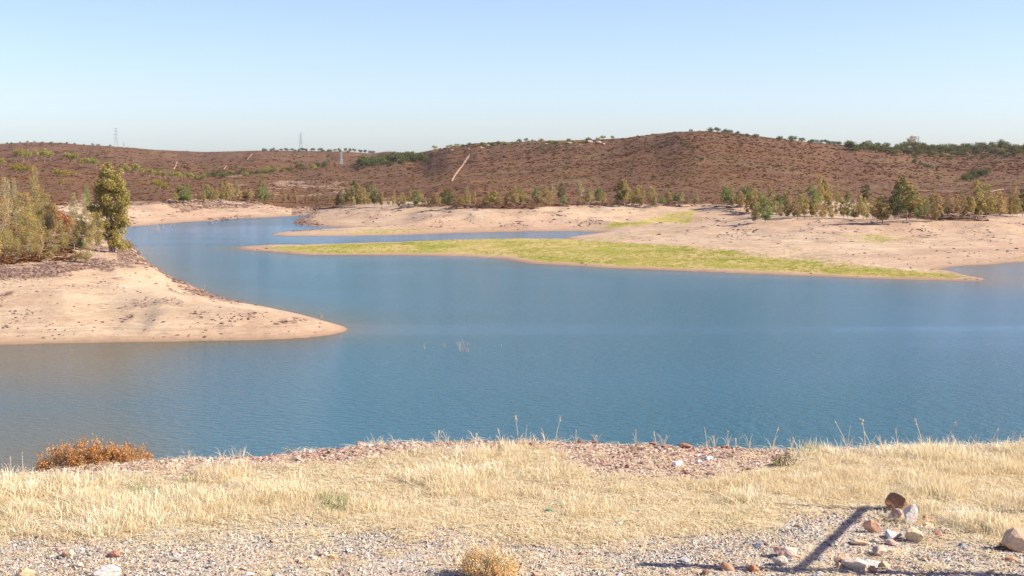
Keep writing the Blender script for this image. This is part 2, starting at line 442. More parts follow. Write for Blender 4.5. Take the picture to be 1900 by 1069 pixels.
for p in GREEN3_PX: grn = np.maximum(grn, smooth(8, -8, sdist(X, Y, wpoly(p)) + gn_ * 14) * 0.55)
grn = np.where(isA, 0, grn) * smooth(0.8, 4.5, sd + 2.0 * fbm(X, Y, 12, 3, 23))
for (a, b, r) in ((205, 622, 2.2), (330, 617, 1.1), (328, 606, 0.8)):
    q = water_pt(a, b, 0.6); grn = np.maximum(grn, 0.32 * smooth(1.2, 0.2, np.hypot(X - q[0], (Y - q[1]) * 0.8) / r + gn_ * 0.5))
debris = smooth(0.02, 0.4, fbm(X, Y * 0.7, 6, 5, 44)) * smooth(0.3, 1.2, Z) * (sd > 0)
wet = np.exp(-np.maximum(sd, 0) / np.where(DD < 200, 1.0, 2.2))

def grid_mesh(name, X, Y, Z, mat, attrs):
    nu, nd = X.shape
    idx = np.arange(nu * nd).reshape(nu, nd)
    f = np.stack([idx[:-1, :-1], idx[1:, :-1], idx[1:, 1:], idx[:-1, 1:]], -1).reshape(-1, 4)
    me = make_mesh(name, np.stack([X, Y, Z], -1).reshape(-1, 3), f, [mat], True)
    for k, v in attrs.items():
        at = me.attributes.new(k, 'FLOAT', 'POINT'); at.data.foreach_set('value', np.asarray(v, np.float32).ravel())
    return me

t = NT('reservoir_land')
P = t.pos()
big = t.noise(P, 0.012, 4, 0.6); mid = t.noise(P, 0.11, 5, 0.65); fine = t.noise(P, 0.75, 5, 0.7); spk = t.noise(P, 2.2, 3, 0.7)
sand = t.ramp(mid, [(0.3, (0.43, 0.295, 0.175)), (0.5, (0.50, 0.360, 0.220)), (0.7, (0.55, 0.415, 0.265))])
sand = t.mix(t.ramp(big, [(0.42, 0.0), (0.62, 0.55)]), sand, (0.43, 0.245, 0.150))
# old water lines: bands that follow the height
sep = t.node('ShaderNodeSeparateXYZ'); t.l.new(t.node('ShaderNodeNewGeometry').outputs['Position'], sep.inputs[0])
zz = t.math('ADD', t.math('MULTIPLY', sep.outputs[2], 1.7), t.math('MULTIPLY', mid, 0.35))
cb = t.node('ShaderNodeCombineXYZ'); t.l.new(zz, cb.inputs[2])
band = t.noise(cb.outputs[0], 1.7, 4, 0.75)
sand = t.mix(1.0, sand, t.ramp(band, [(0.36, 0.62), (0.44, 1.0), (0.48, 0.76), (0.51, 1.04), (0.55, 0.80), (0.60, 1.08)]), 'MULTIPLY')
sand = t.mix(t.ramp(t.math('ADD', t.noise(t.pos((0.6, 1.0, 1.0)), 1.0, 6, 0.8), t.math('MULTIPLY', t.attr('debris'), 0.12)), [(0.56, 0.0), (0.66, 0.75)]), sand, (0.26, 0.17, 0.115))
sand = t.mix(1.0, sand, t.ramp(fine, [(0.3, 0.82), (0.7, 1.12)]), 'MULTIPLY')
sand = t.mix(t.attr('wet'), sand, (0.26, 0.16, 0.095))
brc = t.ramp(t.noise(P, 0.045, 6, 0.7), [(0.3, (0.110, 0.050, 0.022)), (0.5, (0.138, 0.066, 0.028)), (0.68, (0.185, 0.098, 0.037))])
brc = t.mix(t.ramp(t.noise(P, 0.16, 6, 0.75), [(0.60, 0.0), (0.74, 0.4)]), brc, (0.36, 0.24, 0.145))
brc = t.mix(t.ramp(t.noise(P, 0.009, 5, 0.65), [(0.40, 0.65), (0.60, 0.0)]), brc, (0.125, 0.062, 0.030))
brc = t.mix(t.ramp(t.noise(P, 0.02, 4, 0.6), [(0.52, 0.0), (0.64, 0.4)]), brc, (0.17, 0.125, 0.052))
brc = t.mix(1.0, brc, t.ramp(fine, [(0.3, 0.82), (0.7, 1.15)]), 'MULTIPLY')
rk = t.ramp(t.noise(P, 0.55, 7, 0.8), [(0.36, (0.065, 0.036, 0.022)), (0.48, (0.20, 0.115, 0.068)), (0.58, (0.42, 0.29, 0.185))])
gr = t.ramp(t.noise(P, 0.07, 5, 0.7), [(0.32, (0.20, 0.225, 0.028)), (0.45, (0.29, 0.265, 0.05)), (0.56, (0.42, 0.31, 0.12))])
gr = t.mix(1.0, gr, t.ramp(spk, [(0.3, 0.85), (0.7, 1.12)]), 'MULTIPLY')
def thr(a, n, w=0.12):       # frayed edge: attribute against noise
    return t.math('MULTIPLY', t.math('SUBTRACT', a, t.math('SUBTRACT', n, w), ), 1 / (2 * w), True)
c = t.mix(thr(t.attr('green'), t.noise(P, 0.35, 5, 0.75)), sand, gr)
c = t.mix(thr(t.attr('brush'), t.noise(P, 0.3, 5, 0.7)), c, brc)
c = t.mix(thr(t.attr('rock'), t.noise(P, 0.5, 5, 0.75), 0.08), c, rk)
hgt = t.math('ADD', t.math('MULTIPLY', fine, 0.6), t.math('MULTIPLY', mid, 1.2))
t.bsdf(c, 0.95, t.bump(hgt, 0.38, 0.5), 0.15)
M['land'] = t.m
land_o = link('terrain', grid_mesh('terrain', X, Y, Z, M['land'], dict(brush=brush, rock=rock, green=grn, wet=wet, debris=debris)), kind='structure',
              label='sandy reservoir banks rising to brown scrub covered hills')

# ------------------------------------------------------------------ the near bank
CREST = [(-1500, 884), (-300, 884), (0, 879), (100, 868), (200, 858), (290, 849), (400, 843), (480, 838), (540, 831), (600, 826), (660, 820), (740, 818), (900, 818), (1000, 820), (1100, 822), (1200, 823), (1380, 828), (1450, 832), (1560, 833), (1650, 830), (1750, 826), (1900, 824), (2400, 822), (3400, 822)]
GZ = 15.0
def crest_d(px):
    py = np.interp(px, [a for a, b in CREST], [b for a, b in CREST])
    return (GZ - CAM_Z) / ray(px, py)[1]
def near_z(x, y):
    x = np.asarray(x, float); y = np.asarray(y, float)
    px = 950 + F * x / np.maximum(y, 4) * 1.0
    e = y - (crest_d(px) - 0.35) + fbm(x, y, 1.7, 3, 31) * 0.18
    drop = np.where(e > 0, np.minimum(0.55 * e * e / (e + 0.9) * 1.1, 18), 0)
    return GZ - drop + fbm(x, y, 3.1, 3, 30) * 0.05 + fbm(x, y, 0.45, 3, 33) * 0.022 * smooth(60, 30, y)
un = np.concatenate([np.linspace(-1.0, -0.42, 40)[:-1], np.linspace(-0.42, 0.42, 520), np.linspace(0.42, 1.0, 40)[1:]])
dn = np.concatenate([np.linspace(3, 14, 12)[:-1], np.linspace(14, 28, 300), np.geomspace(28, 66, 40)[1:]])
UN, DN = np.meshgrid(un, dn, indexing='ij')
XN, YN = UN * (DN + 3), DN
ZN = near_z(XN, YN)
PXN, PYN = pix(XN, YN, np.full_like(XN, GZ))
def gravel_mask(px, py, x, y):
    low = np.interp(px, [0, 300, 500, 900, 1300, 1400, 1450, 1520, 1740, 1800, 1900], [1000, 985, 980, 985, 985, 975, 945, 938, 955, 990, 1000])
    return smooth(-22, 22, py - low + fbm(x, y, 0.9, 4, 40) * 34)
def stony_mask(px, py, x, y):
    cr = np.interp(px, [a for a, b in CREST], [b for a, b in CREST])
    w = np.interp(px, [0, 200, 400, 700, 820, 1000, 1100, 1350, 1500, 1600, 1900], [14, 36, 36, 38, 22, 20, 60, 64, 18, 8, 5])
    return smooth(16, -14, (py - cr) - w + fbm(x, y, 0.8, 4, 41) * 18)
gm = gravel_mask(PXN, PYN, XN, YN); sm = stony_mask(PXN, PYN, XN, YN)
t = NT('dry_bank_soil')
P = t.pos()
a1 = t.noise(P, 1.1, 5, 0.65); a2 = t.noise(P, 14, 6, 0.75); a3 = t.noise(P, 45, 3, 0.7)
straw = t.ramp(a1, [(0.35, (0.55, 0.40, 0.285)), (0.65, (0.68, 0.53, 0.39))])
straw = t.mix(t.ramp(a2, [(0.5, 0.0), (0.64, 0.8)]), straw, (0.66, 0.51, 0.31))
grav = t.ramp(a2, [(0.3, (0.33, 0.275, 0.22)), (0.5, (0.54, 0.45, 0.35)), (0.7, (0.66, 0.57, 0.45))])
grav = t.mix(t.ramp(t.noise(P, 0.8, 4, 0.6), [(0.45, 0.0), (0.6, 0.6)]), grav, (0.58, 0.42, 0.28))
red = t.ramp(a2, [(0.3, (0.31, 0.185, 0.12)), (0.5, (0.50, 0.34, 0.24)), (0.7, (0.62, 0.46, 0.34))])
c = t.mix(thr(t.attr('gravel'), t.noise(P, 5, 4, 0.7), 0.2), straw, grav)
c = t.mix(thr(t.attr('stony'), t.noise(P, 4, 4, 0.7), 0.2), c, red)
c = t.mix(1.0, c, t.ramp(a3, [(0.3, 0.72), (0.7, 1.2)]), 'MULTIPLY')
t.bsdf(c, 0.95, t.bump(t.math('ADD', a2, t.math('MULTIPLY', a3, 0.5)), 0.9, 0.05), 0.15)
M['soil'] = t.m
bank_o = link('near_bank', grid_mesh('near_bank', XN, YN, ZN, M['soil'], dict(gravel=gm, stony=sm)), kind='structure',
              label='flat dry grassy bank top with gravel strip and stony edge')

# ------------------------------------------------------------------ water
t = NT('lake_water')
P = t.pos()
w1 = t.noise(t.pos((0.75, 1.25, 1)), 1.5, 3, 0.55, 0.4)
w2 = t.noise(t.pos((1.0, 1.5, 1)), 4.2, 2, 0.6, 0.3)
wind = t.noise(t.pos((0.35, 1.2, 1)), 0.012, 4, 0.6, 0.6)
windf = t.ramp(wind, [(0.38, 0.25), (0.5, 0.6), (0.62, 0.8)])
hgt = t.math('ADD', w1, t.math('MULTIPLY', w2, 0.35))
nrm = t.bump(hgt, t.math('MULTIPLY', windf, t.math('SUBTRACT', 1.0, t.math('MULTIPLY', t.attr('calm'), 0.62))), 0.42)
lw = t.node('ShaderNodeBsdfPrincipled')
lw.inputs['Base Color'].default_value = (0.024, 0.100, 0.145, 1)
lw.inputs['Roughness'].default_value = 0.12
lw.inputs['IOR'].default_value = 1.333
lw.inputs['Specular IOR Level'].default_value = 0.5
t.l.new(t.mix(t.attr('silt_and_reflection'), (0.018, 0.112, 0.148), (0.135, 0.105, 0.022)), lw.inputs['Base Color']); t.l.new(nrm, lw.inputs['Normal']); t.l.new(lw.outputs[0], t.out.inputs[0])  # olive-brown mix: shallow silt and the painted bank reflections
M['water'] = t.m
wu = np.concatenate([np.linspace(-1.2, -0.4, 8)[:-1], np.linspace(-0.4, 0.4, 260), np.linspace(0.4, 1.2, 8)[1:]]); wy = np.geomspace(24, 2400, 300)
WUU, WYY = np.meshgrid(wu, wy, indexing='ij'); WXX = WUU * WYY
wsd = -sdist(WXX, WYY, WATER); wpx = 950 + F * WUU
edge = fbm(WXX, WYY * 0.4, 30, 3, 90)
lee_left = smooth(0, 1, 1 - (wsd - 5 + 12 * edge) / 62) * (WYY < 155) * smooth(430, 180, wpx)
lee_right = smooth(1250, 1750, wpx + 120 * edge) * smooth(110, 165, WYY) * (WYY < 300)
calm = np.clip(np.maximum(lee_left, lee_right * 0.9), 0, 1)
silt_and_reflection = 0.85 * np.exp(-np.maximum(wsd, 0) / 5.0) * (WYY < 320) + 0.5 * smooth(1500, 1850, wpx) * smooth(190, 235, WYY) * (WYY < 300) + 0.9 * lee_left  # silt along the shores, plus bank and tree reflections painted as water colour
silt_and_reflection = np.clip(silt_and_reflection, 0, 0.9)
link('lake_water', grid_mesh('lake_water', WXX, WYY, np.zeros_like(WXX), M['water'], dict(calm=calm, silt_and_reflection=silt_and_reflection)), kind='structure', label='blue rippled reservoir water')

# ------------------------------------------------------------------ haze
t = NT('thin_haze'); pv = t.node('ShaderNodeVolumePrincipled')
pv.inputs['Color'].default_value = (0.85, 0.90, 1.0, 1); pv.inputs['Density'].default_value = 0.000028
pv.inputs['Anisotropy'].default_value = 0.2
t.l.new(pv.outputs[0], t.out.inputs['Volume'])
bm = bmesh.new(); bmesh.ops.create_cube(bm, size=1)
for v in bm.verts: v.co = Vector((v.co.x * 7600, 1750 + v.co.y * 4100, 48 + v.co.z * 106))
me = bpy.data.meshes.new('haze'); bm.to_mesh(me); bm.free(); me.materials.append(t.m)
link('haze', me, kind='stuff', label='thin pale haze over the reservoir and far hills')

# ------------------------------------------------------------------ scatter (stuff) through geometry nodes
def scatter(name, pts, sc, rot, tint, pid, protos, label, protocol):
    me = bpy.data.meshes.new(name)
    n = len(pts)
    me.vertices.add(n); me.vertices.foreach_set('co', np.asarray(pts, np.float32).ravel())
    sc = np.asarray(sc, np.float32)
    if sc.ndim == 1: sc = np.repeat(sc[:, None], 3, 1)
    for nm, ty, v in (('sc', 'FLOAT_VECTOR', sc), ('rot', 'FLOAT_VECTOR', rot)):
        me.attributes.new(nm, ty, 'POINT').data.foreach_set('vector', np.asarray(v, np.float32).ravel())
    me.attributes.new('tint', 'FLOAT', 'POINT').data.foreach_set('value', np.asarray(tint, np.float32))
    me.attributes.new('pid', 'INT', 'POINT').data.foreach_set('value', np.asarray(pid, np.int32))
    o = link(name, me, kind='stuff', label=label)
    c = bpy.data.collections.new(protocol)
    for k, pm in enumerate(protos):
        c.objects.link(bpy.data.objects.new('%s_%02d' % (protocol, k), pm))
    ng = bpy.data.node_groups.new(name, 'GeometryNodeTree')
    ng.interface.new_socket('Geometry', in_out='INPUT', socket_type='NodeSocketGeometry')
    ng.interface.new_socket('Geometry', in_out='OUTPUT', socket_type='NodeSocketGeometry')
    N, L = ng.nodes, ng.links
    gi = N.new('NodeGroupInput'); go = N.new('NodeGroupOutput')
    ip = N.new('GeometryNodeInstanceOnPoints'); ip.inputs['Pick Instance'].default_value = True
    ciN = N.new('GeometryNodeCollectionInfo'); ciN.inputs['Collection'].default_value = c
    ciN.inputs['Separate Children'].default_value = True; ciN.inputs['Reset Children'].default_value = True
    def na(nm, ty):
        a = N.new('GeometryNodeInputNamedAttribute'); a.data_type = ty; a.inputs['Name'].default_value = nm; return a.outputs['Attribute']
    er = N.new('FunctionNodeEulerToRotation')
    L.new(na('rot', 'FLOAT_VECTOR'), er.inputs[0])
    L.new(gi.outputs[0], ip.inputs['Points']); L.new(ciN.outputs[0], ip.inputs['Instance'])
    L.new(na('pid', 'INT'), ip.inputs['Instance Index']); L.new(er.outputs[0], ip.inputs['Rotation'])
    L.new(na('sc', 'FLOAT_VECTOR'), ip.inputs['Scale']); L.new(ip.outputs[0], go.inputs[0])
    md = o.modifiers.new('scatter', 'NODES'); md.node_group = ng
    return o

def yaw(n): return np.stack([np.zeros(n), np.zeros(n), RNG.random(n) * 6.283], -1)

def leaf_cards(cent, size, aspect=0.45, droop=0.0, rng=RNG, tri=False):
    """one diamond (or triangle) card per centre, random direction"""
    n = len(cent)
    a = rng.normal(size=(n, 3)); a[:, 2] -= droop
    a /= np.linalg.norm(a, axis=1)[:, None]
    b = rng.normal(size=(n, 3)); b -= (b * a).sum(1)[:, None] * a; b /= np.linalg.norm(b, axis=1)[:, None]
    s = size * (0.6 + 0.8 * rng.random(n))[:, None]
    if tri:
        v = np.stack([cent - a * s * 0.5 - b * s * aspect, cent - a * s * 0.5 + b * s * aspect, cent + a * s * 0.6], 1)
        f = np.arange(n * 3).reshape(n, 3)
    else:
        v = np.stack([cent - a * s * 0.5, cent + b * s * aspect * 0.5, cent + a * s * 0.5, cent - b * s * aspect * 0.5], 1)
        f = np.arange(n * 4).reshape(n, 4)
    return v.reshape(-1, 3), f

def tube(path, rads, k=5):
    path = [Vector(p) for p in path]; V = []; Fc = []
    for i, p in enumerate(path):
        d = (path[min(i + 1, len(path) - 1)] - path[max(i - 1, 0)]).normalized()
        q = d.to_track_quat('Z', 'Y')
        for j in range(k):
            a = 6.28318 * j / k
            V.append(p + q @ Vector((math.cos(a) * rads[i], math.sin(a) * rads[i], 0)))
    for i in range(len(path) - 1):
        for j in range(k):
            Fc.append((i * k + j, i * k + (j + 1) % k, (i + 1) * k + (j + 1) % k, (i + 1) * k + j))
    return V, Fc

def join(parts):
    V, Fc, o = [], [], 0
    for v, f in parts:
        V += [tuple(x) for x in v]; Fc += [tuple(int(i) + o for i in q) for q in f]; o += len(v)
    return V, Fc

def rock_mesh(name, seed, sub=2, dims=(1, 1, 0.6), cuts=9, mat='stone', flat=True, rough=0.03):
    r = np.random.default_rng(seed)
    bm = bmesh.new(); bmesh.ops.create_icosphere(bm, subdivisions=sub, radius=1)
    P = np.array([v.co[:] for v in bm.verts]); P /= np.linalg.norm(P, axis=1)[:, None]
    N = r.normal(size=(cuts, 3)); N /= np.linalg.norm(N, axis=1)[:, None]
    h = 0.42 + 0.38 * r.random(cuts)
    dots = P @ N.T
    rad = np.where(dots > 0.05, h[None] / np.maximum(dots, 0.05), 9).min(1)
    rad = np.minimum(rad, 0.95) * 1.3
    P = P * rad[:, None] * np.array(dims) * (1 + rough * r.normal(size=(len(P), 1)))
    for v, p in zip(bm.verts, P): v.co = Vector(p)
    me = bpy.data.meshes.new(name); bm.to_mesh(me); bm.free()
    me.materials.append(M[mat]) if isinstance(mat, str) else me.materials.append(mat)
    if not flat: me.polygons.foreach_set('use_smooth', [True] * len(me.polygons))
    return me

# hillside scrub -------------------------------------------------------------
M['scrub'] = inst_material('scrub_leaves', [(0.0, (0.155, 0.068, 0.026)), (0.35, (0.205, 0.096, 0.035)), (0.6, (0.25, 0.145, 0.046)), (0.75, (0.19, 0.155, 0.05)), (0.9, (0.11, 0.12, 0.045)), (1.0, (0.09, 0.105, 0.042))], transl=0.2)
def bush_proto(name, seed, n=46, flat=0.75):
    r = np.random.default_rng(seed)
    p = r.normal(size=(n, 3)); p /= np.linalg.norm(p, axis=1)[:, None]; p *= (0.55 + 0.45 * r.random((n, 1))) * 0.5
    p[:, 2] = np.abs(p[:, 2]) * flat * 1.6 + 0.05
    v, f = leaf_cards(p, 0.42, 0.7, 0, r, True)
    return make_mesh(name, v, f, [M['scrub']])
protos = [bush_proto('scrub_bush', 50 + k) for k in range(5)]
sl = (ZT - CAM_Z) / DD
cm = np.maximum.accumulate(sl, axis=1)
vis = np.zeros(X.shape); vis[:, 1:] = np.maximum(cm[:, 1:] - cm[:, :-1], 0)
vis0 = vis.copy()
_k = np.hanning(27); _k /= _k.sum()
vis = np.apply_along_axis(lambda a: np.convolve(np.pad(a, 13, mode='edge'), _k, mode='valid'), 1, vis)
vis = np.apply_along_axis(lambda a: np.convolve(np.pad(a, 13, mode='edge'), _k, mode='valid'), 0, vis)
vis = np.where(DD < 540, vis0, vis)
wgt = vis * (brush > 0.4) * (np.abs(UU) < 0.42) * (np.interp(UU, U, np.gradient(U)) > 0)
wgt = wgt * (0.6 + 0.8 * np.clip(0.5 + fbm(X, Y, 40, 4, 51), 0, 1))
wgt[:, -1] = 0; wgt = np.clip(wgt, 0, np.percentile(wgt[wgt > 0], 99))
NB = 70000
idx = RNG.choice(wgt.size, NB, p=(wgt / wgt.sum()).ravel())
iu, jd = np.unravel_index(idx, wgt.shape)
iu = np.minimum(iu, len(U) - 2); jd = np.minimum(jd, len(D) - 2)
a, b = RNG.random(NB), RNG.random(NB)
bl = lambda G: (G[iu, jd] * (1 - a) + G[iu + 1, jd] * a) * (1 - b) + (G[iu, jd + 1] * (1 - a) + G[iu + 1, jd + 1] * a) * b
bx, by, bz = bl(X), bl(Y), bl(ZT)
bpx, bpy_ = pix(bx, by, bz)
tintn = 0.30 + 0.40 * fbm(bx, by, 60, 3, 52) + 0.35 * fbm(bx, by, 240, 3, 53) + 0.25 * RNG.normal(size=NB) * 0.7
greeny = smooth(0.0, 1.0, (1 - np.abs(bpx - 980) / 180)) * smooth(300, 262, bpy_) + smooth(1560, 1750, bpx) * smooth(300, 272, bpy_) + 0.7 * smooth(0, 1, 1 - np.abs(bpx - 560) / 130) * smooth(318, 285, bpy_)
tintn = np.where(RNG.random(NB) < 0.75 * np.clip(greeny, 0, 1), 0.72 + 0.25 * RNG.random(NB), tintn)
size = (0.42 + 1.1 * RNG.random(NB) ** 4) * np.clip(by / 700, 0.75, 1.9)
scatter('hillside_scrub', np.stack([bx, by, bz - 0.1], -1), np.stack([size * 1.15, size * 1.15, size * 0.42], -1), yaw(NB), np.clip(tintn, 0, 1), RNG.integers(0, 5, NB), protos,
        'low reddish brown scrub covering the hillsides', 'scrub_kinds')

# dark rubble on the banks ---------------------------------------------------
M['rubble'] = inst_material('rubble_stone', [(0, (0.075, 0.045, 0.036)), (0.5, (0.17, 0.10, 0.078)), (0.85, (0.25, 0.16, 0.115)), (1, (0.40, 0.30, 0.22))], nscale=1.5)
protos = [rock_mesh('rubble_rock', 80 + k, 1, (0.5, 0.42, 0.26), 8, M['rubble']) for k in range(5)]
wr = np.clip(rock - 0.35, 0, 1) * vis * (np.abs(UU) < 0.42)
stray = (sd > 0.5) * (grn < 0.1) * vis * (Z < 5.0) * (0.02 + 0.30 * smooth(0.28, 0.5, fbm(X, Y * 0.3, 9, 4, 61)))
wr = wr + stray * (np.abs(UU) < 0.42) * 0.6 + debris * vis * (brush < 0.3) * (grn < 0.1) * (np.abs(UU) < 0.42) * np.where(isA, 0.10, 0.08)
idx = RNG.choice(wr.size, 16000, p=(wr / wr.sum()).ravel())
iu, jd = np.unravel_index(idx, wr.shape); iu = np.minimum(iu, len(U) - 2); jd = np.minimum(jd, len(D) - 2)
a, b = RNG.random(16000), RNG.random(16000)
rx, ry, rz = bl(X), bl(Y), bl(ZT)
rs = (0.14 + 0.55 * RNG.random(16000) ** 2.5) * np.clip(ry / 260, 0.7, 1.7)
scatter('shore_rubble', np.stack([rx, ry, rz], -1), np.stack([rs * (1 + RNG.random(16000)), rs, rs], -1), yaw(16000), RNG.random(16000) ** 1.3, RNG.integers(0, 5, 16000), protos,
        'dark broken rocks and debris strewn along the drawn down shores', 'rubble_kinds')

# foreground ground cover ----------------------------------------------------
def near_samples(n, wfun, dlo=15.6, dhi=26.5, umax=0.42):
    out = []
    while sum(len(o[0]) for o in out) < n:
        m = n * 4
        y = np.sqrt(RNG.random(m) * (dhi ** 2 - dlo ** 2) + dlo ** 2); x = (RNG.random(m) * 2 - 1) * umax * y
        px, py = pix(x, y, np.full(m, GZ))
        keep = (RNG.random(m) < wfun(px, py, x, y)) & (y < crest_d(px) + 1.3)
        out.append((x[keep], y[keep], px[keep], py[keep]))
    x, y, px, py = [np.concatenate([o[k] for o in out])[:n] for k in range(4)]
    return x, y, px, py
def grass_w(px, py, x, y):
    g = gravel_mask(px, py, x, y); s = stony_mask(px, py, x, y)
    cl = smooth(-0.12, 0.30, fbm(x, y, 0.9, 4, 70) + 0.25 * fbm(x, y, 3.5, 2, 71) + 0.18 * smooth(1400, 1600, px))
    w = (0.05 + 0.95 * cl) * (0.25 + 0.75 * smooth(-0.25, 0.25, fbm(x, y, 0.28, 2, 79))) * (1 - 0.99 * g) * (1 - 0.97 * s)
    thin = 1 - 0.55 * smooth(0, 1, 1 - np.abs(py - 945) / 40) * smooth(900, 1000, px) * (1 - smooth(1350, 1450, px))
    return w * thin
t = NT('straw_blade')
c = t.ramp(t.attr('tint', True), [(0, (0.52, 0.36, 0.18)), (0.3, (0.78, 0.62, 0.36)), (0.75, (0.88, 0.76, 0.50)), (0.93, (0.90, 0.82, 0.62)), (0.97, (0.25, 0.30, 0.10)), (1, (0.22, 0.29, 0.10))])
geo = t.node('ShaderNodeNewGeometry')
c = t.mix(1.0, c, t.ramp(geo.outputs['Random Per Island'], [(0, 0.72), (1, 1.2)]), 'MULTIPLY')
d_ = t.node('ShaderNodeBsdfDiffuse'); tr_ = t.node('ShaderNodeBsdfTranslucent'); t.l.new(c, d_.inputs[0]); t.l.new(c, tr_.inputs[0])
mx = t.node('ShaderNodeMixShader'); mx.inputs[0].default_value = 0.35
t.l.new(d_.outputs[0], mx.inputs[1]); t.l.new(tr_.outputs[0], mx.inputs[2]); t.l.new(mx.outputs[0], t.out.inputs[0])
M['straw'] = t.m
def blades(r, n, rad, h, w, lean=0.35, curl=0.3):
    """n bent blades -> verts, faces (two quads + tip)"""
    bx = r.normal(size=(n, 2)) * rad
    az = r.random(n) * 6.283; ln = np.abs(r.normal(size=n)) * lean
    hh = h * (0.45 + 0.75 * r.random(n)); dirv = np.stack([np.cos(az), np.sin(az)], -1)
    faz = r.random(n) * 6.283; side = np.stack([np.cos(faz), np.sin(faz)], -1)
    V = []; 
    ts = (0, 0.45, 0.8, 1.0); ws = (1, 0.8, 0.5, 0.0)
    rows = []
    for tt_, ww in zip(ts, ws):
        off = dirv * (ln * tt_ * hh + curl * ln * tt_ ** 3 * hh)[:, None]
        p = np.concatenate([bx + off, (hh * tt_ * (1 - 0.25 * tt_ * ln))[:, None]], 1)
        s = np.concatenate([side * w * ww * 0.5, np.zeros((n, 1))], 1)
        if ww > 0: rows += [p - s, p + s]
        else: rows += [p]
    V = np.stack(rows, 1)                     # n,7,3
    base = np.arange(n)[:, None] * 7
    q = np.array([[0, 1, 3, 2], [2, 3, 5, 4]]); tri = np.array([[4, 5, 6]])
    fq = (base[:, None, :] + q[None]).reshape(-1, 4); ft = (base[:, None, :] + tri[None]).reshape(-1, 3)
    return V.reshape(-1, 3), fq, ft
def tuft_proto(name, seed, n, rad, h, w, lean, mat='straw'):
    r = np.random.default_rng(seed)
    v, fq, ft = blades(r, n, rad, h, w, lean)
    return make_mesh(name, v, [tuple(x) for x in fq.tolist()] + [tuple(x) for x in ft.tolist()], [M[mat]])
protos = [tuft_proto('grass_tuft', 100 + k, 34, 0.055, 1.0 * 0.165, 0.0055, 0.45 + 0.06 * k) for k in range(6)]
NG = 6700
gx, gy, gpx, gpy = near_samples(NG, grass_w)
gzv = near_z(gx, gy)
patch = fbm(gx, gy, 1.4, 3, 75)
gs = (0.35 + 0.95 * RNG.random(NG) ** 2) * (1.0 + 0.6 * patch) * (1 - 0.5 * gravel_mask(gpx, gpy, gx, gy))
gt = np.clip(0.55 + 0.25 * patch + 0.16 * RNG.normal(size=NG), 0.05, 0.93)
gr_w = np.exp(-((gpx - 1460) / 60) ** 2 - ((gpy - 850) / 25) ** 2) + 0.8 * np.exp(-((gpx - 300) / 50) ** 2 - ((gpy - 928) / 15) ** 2) + 0.9 * np.exp(-((gpx - 612) / 25) ** 2 - ((gpy - 935) / 20) ** 2) + 0.3 * np.exp(-((gpx - 1380) / 90) ** 2 - ((gpy - 965) / 12) ** 2)
gt = np.where(RNG.random(NG) < gr_w * 0.4, 0.99, gt)
scatter('dry_grass', np.stack([gx, gy, gzv - 0.01], -1), np.stack([gs * 1.3, gs * 1.3, gs], -1), yaw(NG), gt, RNG.integers(0, 6, NG), protos, 'pale golden dry grass covering the bank top', 'grass_kinds')

def litter_proto(name, seed):
    r = np.random.default_rng(seed); n = 40
    c0 = np.concatenate([r.normal(size=(n, 2)) * 0.14, r.random((n, 1)) * 0.035 + 0.004], 1)
    az = r.random(n) * 6.283; L = 0.05 + 0.13 * r.random(n)
    a = np.stack([np.cos(az), np.sin(az), r.normal(size=n) * 0.10], -1) * L[:, None]; s = np.stack([-np.sin(az), np.cos(az), 0 * az], -1) * 0.0035
    v = np.stack([c0 - a / 2 - s, c0 - a / 2 + s, c0 + a / 2 + s, c0 + a / 2 - s], 1).reshape(-1, 3)
    return make_mesh(name, v, np.arange(n * 4).reshape(n, 4), [M['straw']])
protos = [litter_proto('straw_litter', 120 + k) for k in range(4)]
NL = 9500
lx, ly, lpx, lpy = near_samples(NL, lambda px, py, x, y: (1 - 0.95 * gravel_mask(px, py, x, y)) * (1 - 0.96 * stony_mask(px, py, x, y)))
scatter('straw_litter', np.stack([lx, ly, near_z(lx, ly)], -1), 0.7 + 0.6 * RNG.random(NL), yaw(NL), np.clip(0.6 + 0.25 * RNG.normal(size=NL), 0.1, 0.93), RNG.integers(0, 4, NL), protos,
        'flattened broken straw lying between the grass tufts', 'litter_kinds')

M['pebble'] = inst_material('pebble_stone', [(0, (0.075, 0.08, 0.07)), (0.33, (0.23, 0.225, 0.195)), (0.52, (0.46, 0.415, 0.33)), (0.65, (0.64, 0.53, 0.40)), (0.8, (0.74, 0.66, 0.54)), (0.92, (0.52, 0.33, 0.20)), (1, (0.32, 0.16, 0.10))], nscale=30)
protos = [rock_mesh('pebble', 130 + k, 1, (0.5, 0.4, 0.3), 7, M['pebble']) for k in range(6)]
NP = 62000
qx, qy, qpx, qpy = near_samples(NP, lambda px, py, x, y: np.clip(gravel_mask(px, py, x, y) * (0.35 + 0.65 * smooth(-0.4, 0.3, fbm(x, y, 1.0, 3, 77))) + 0.07, 0, 1))
ps = 0.012 + 0.036 * RNG.random(NP) ** 2.8
scatter('gravel', np.stack([qx, qy, near_z(qx, qy) + ps * 0.1], -1), ps, RNG.random((NP, 3)) * np.array([0.6, 0.6, 6.28]), RNG.random(NP), RNG.integers(0, 6, NP), protos, 'loose grey and tan gravel strip in front of the grass', 'pebble_kinds')

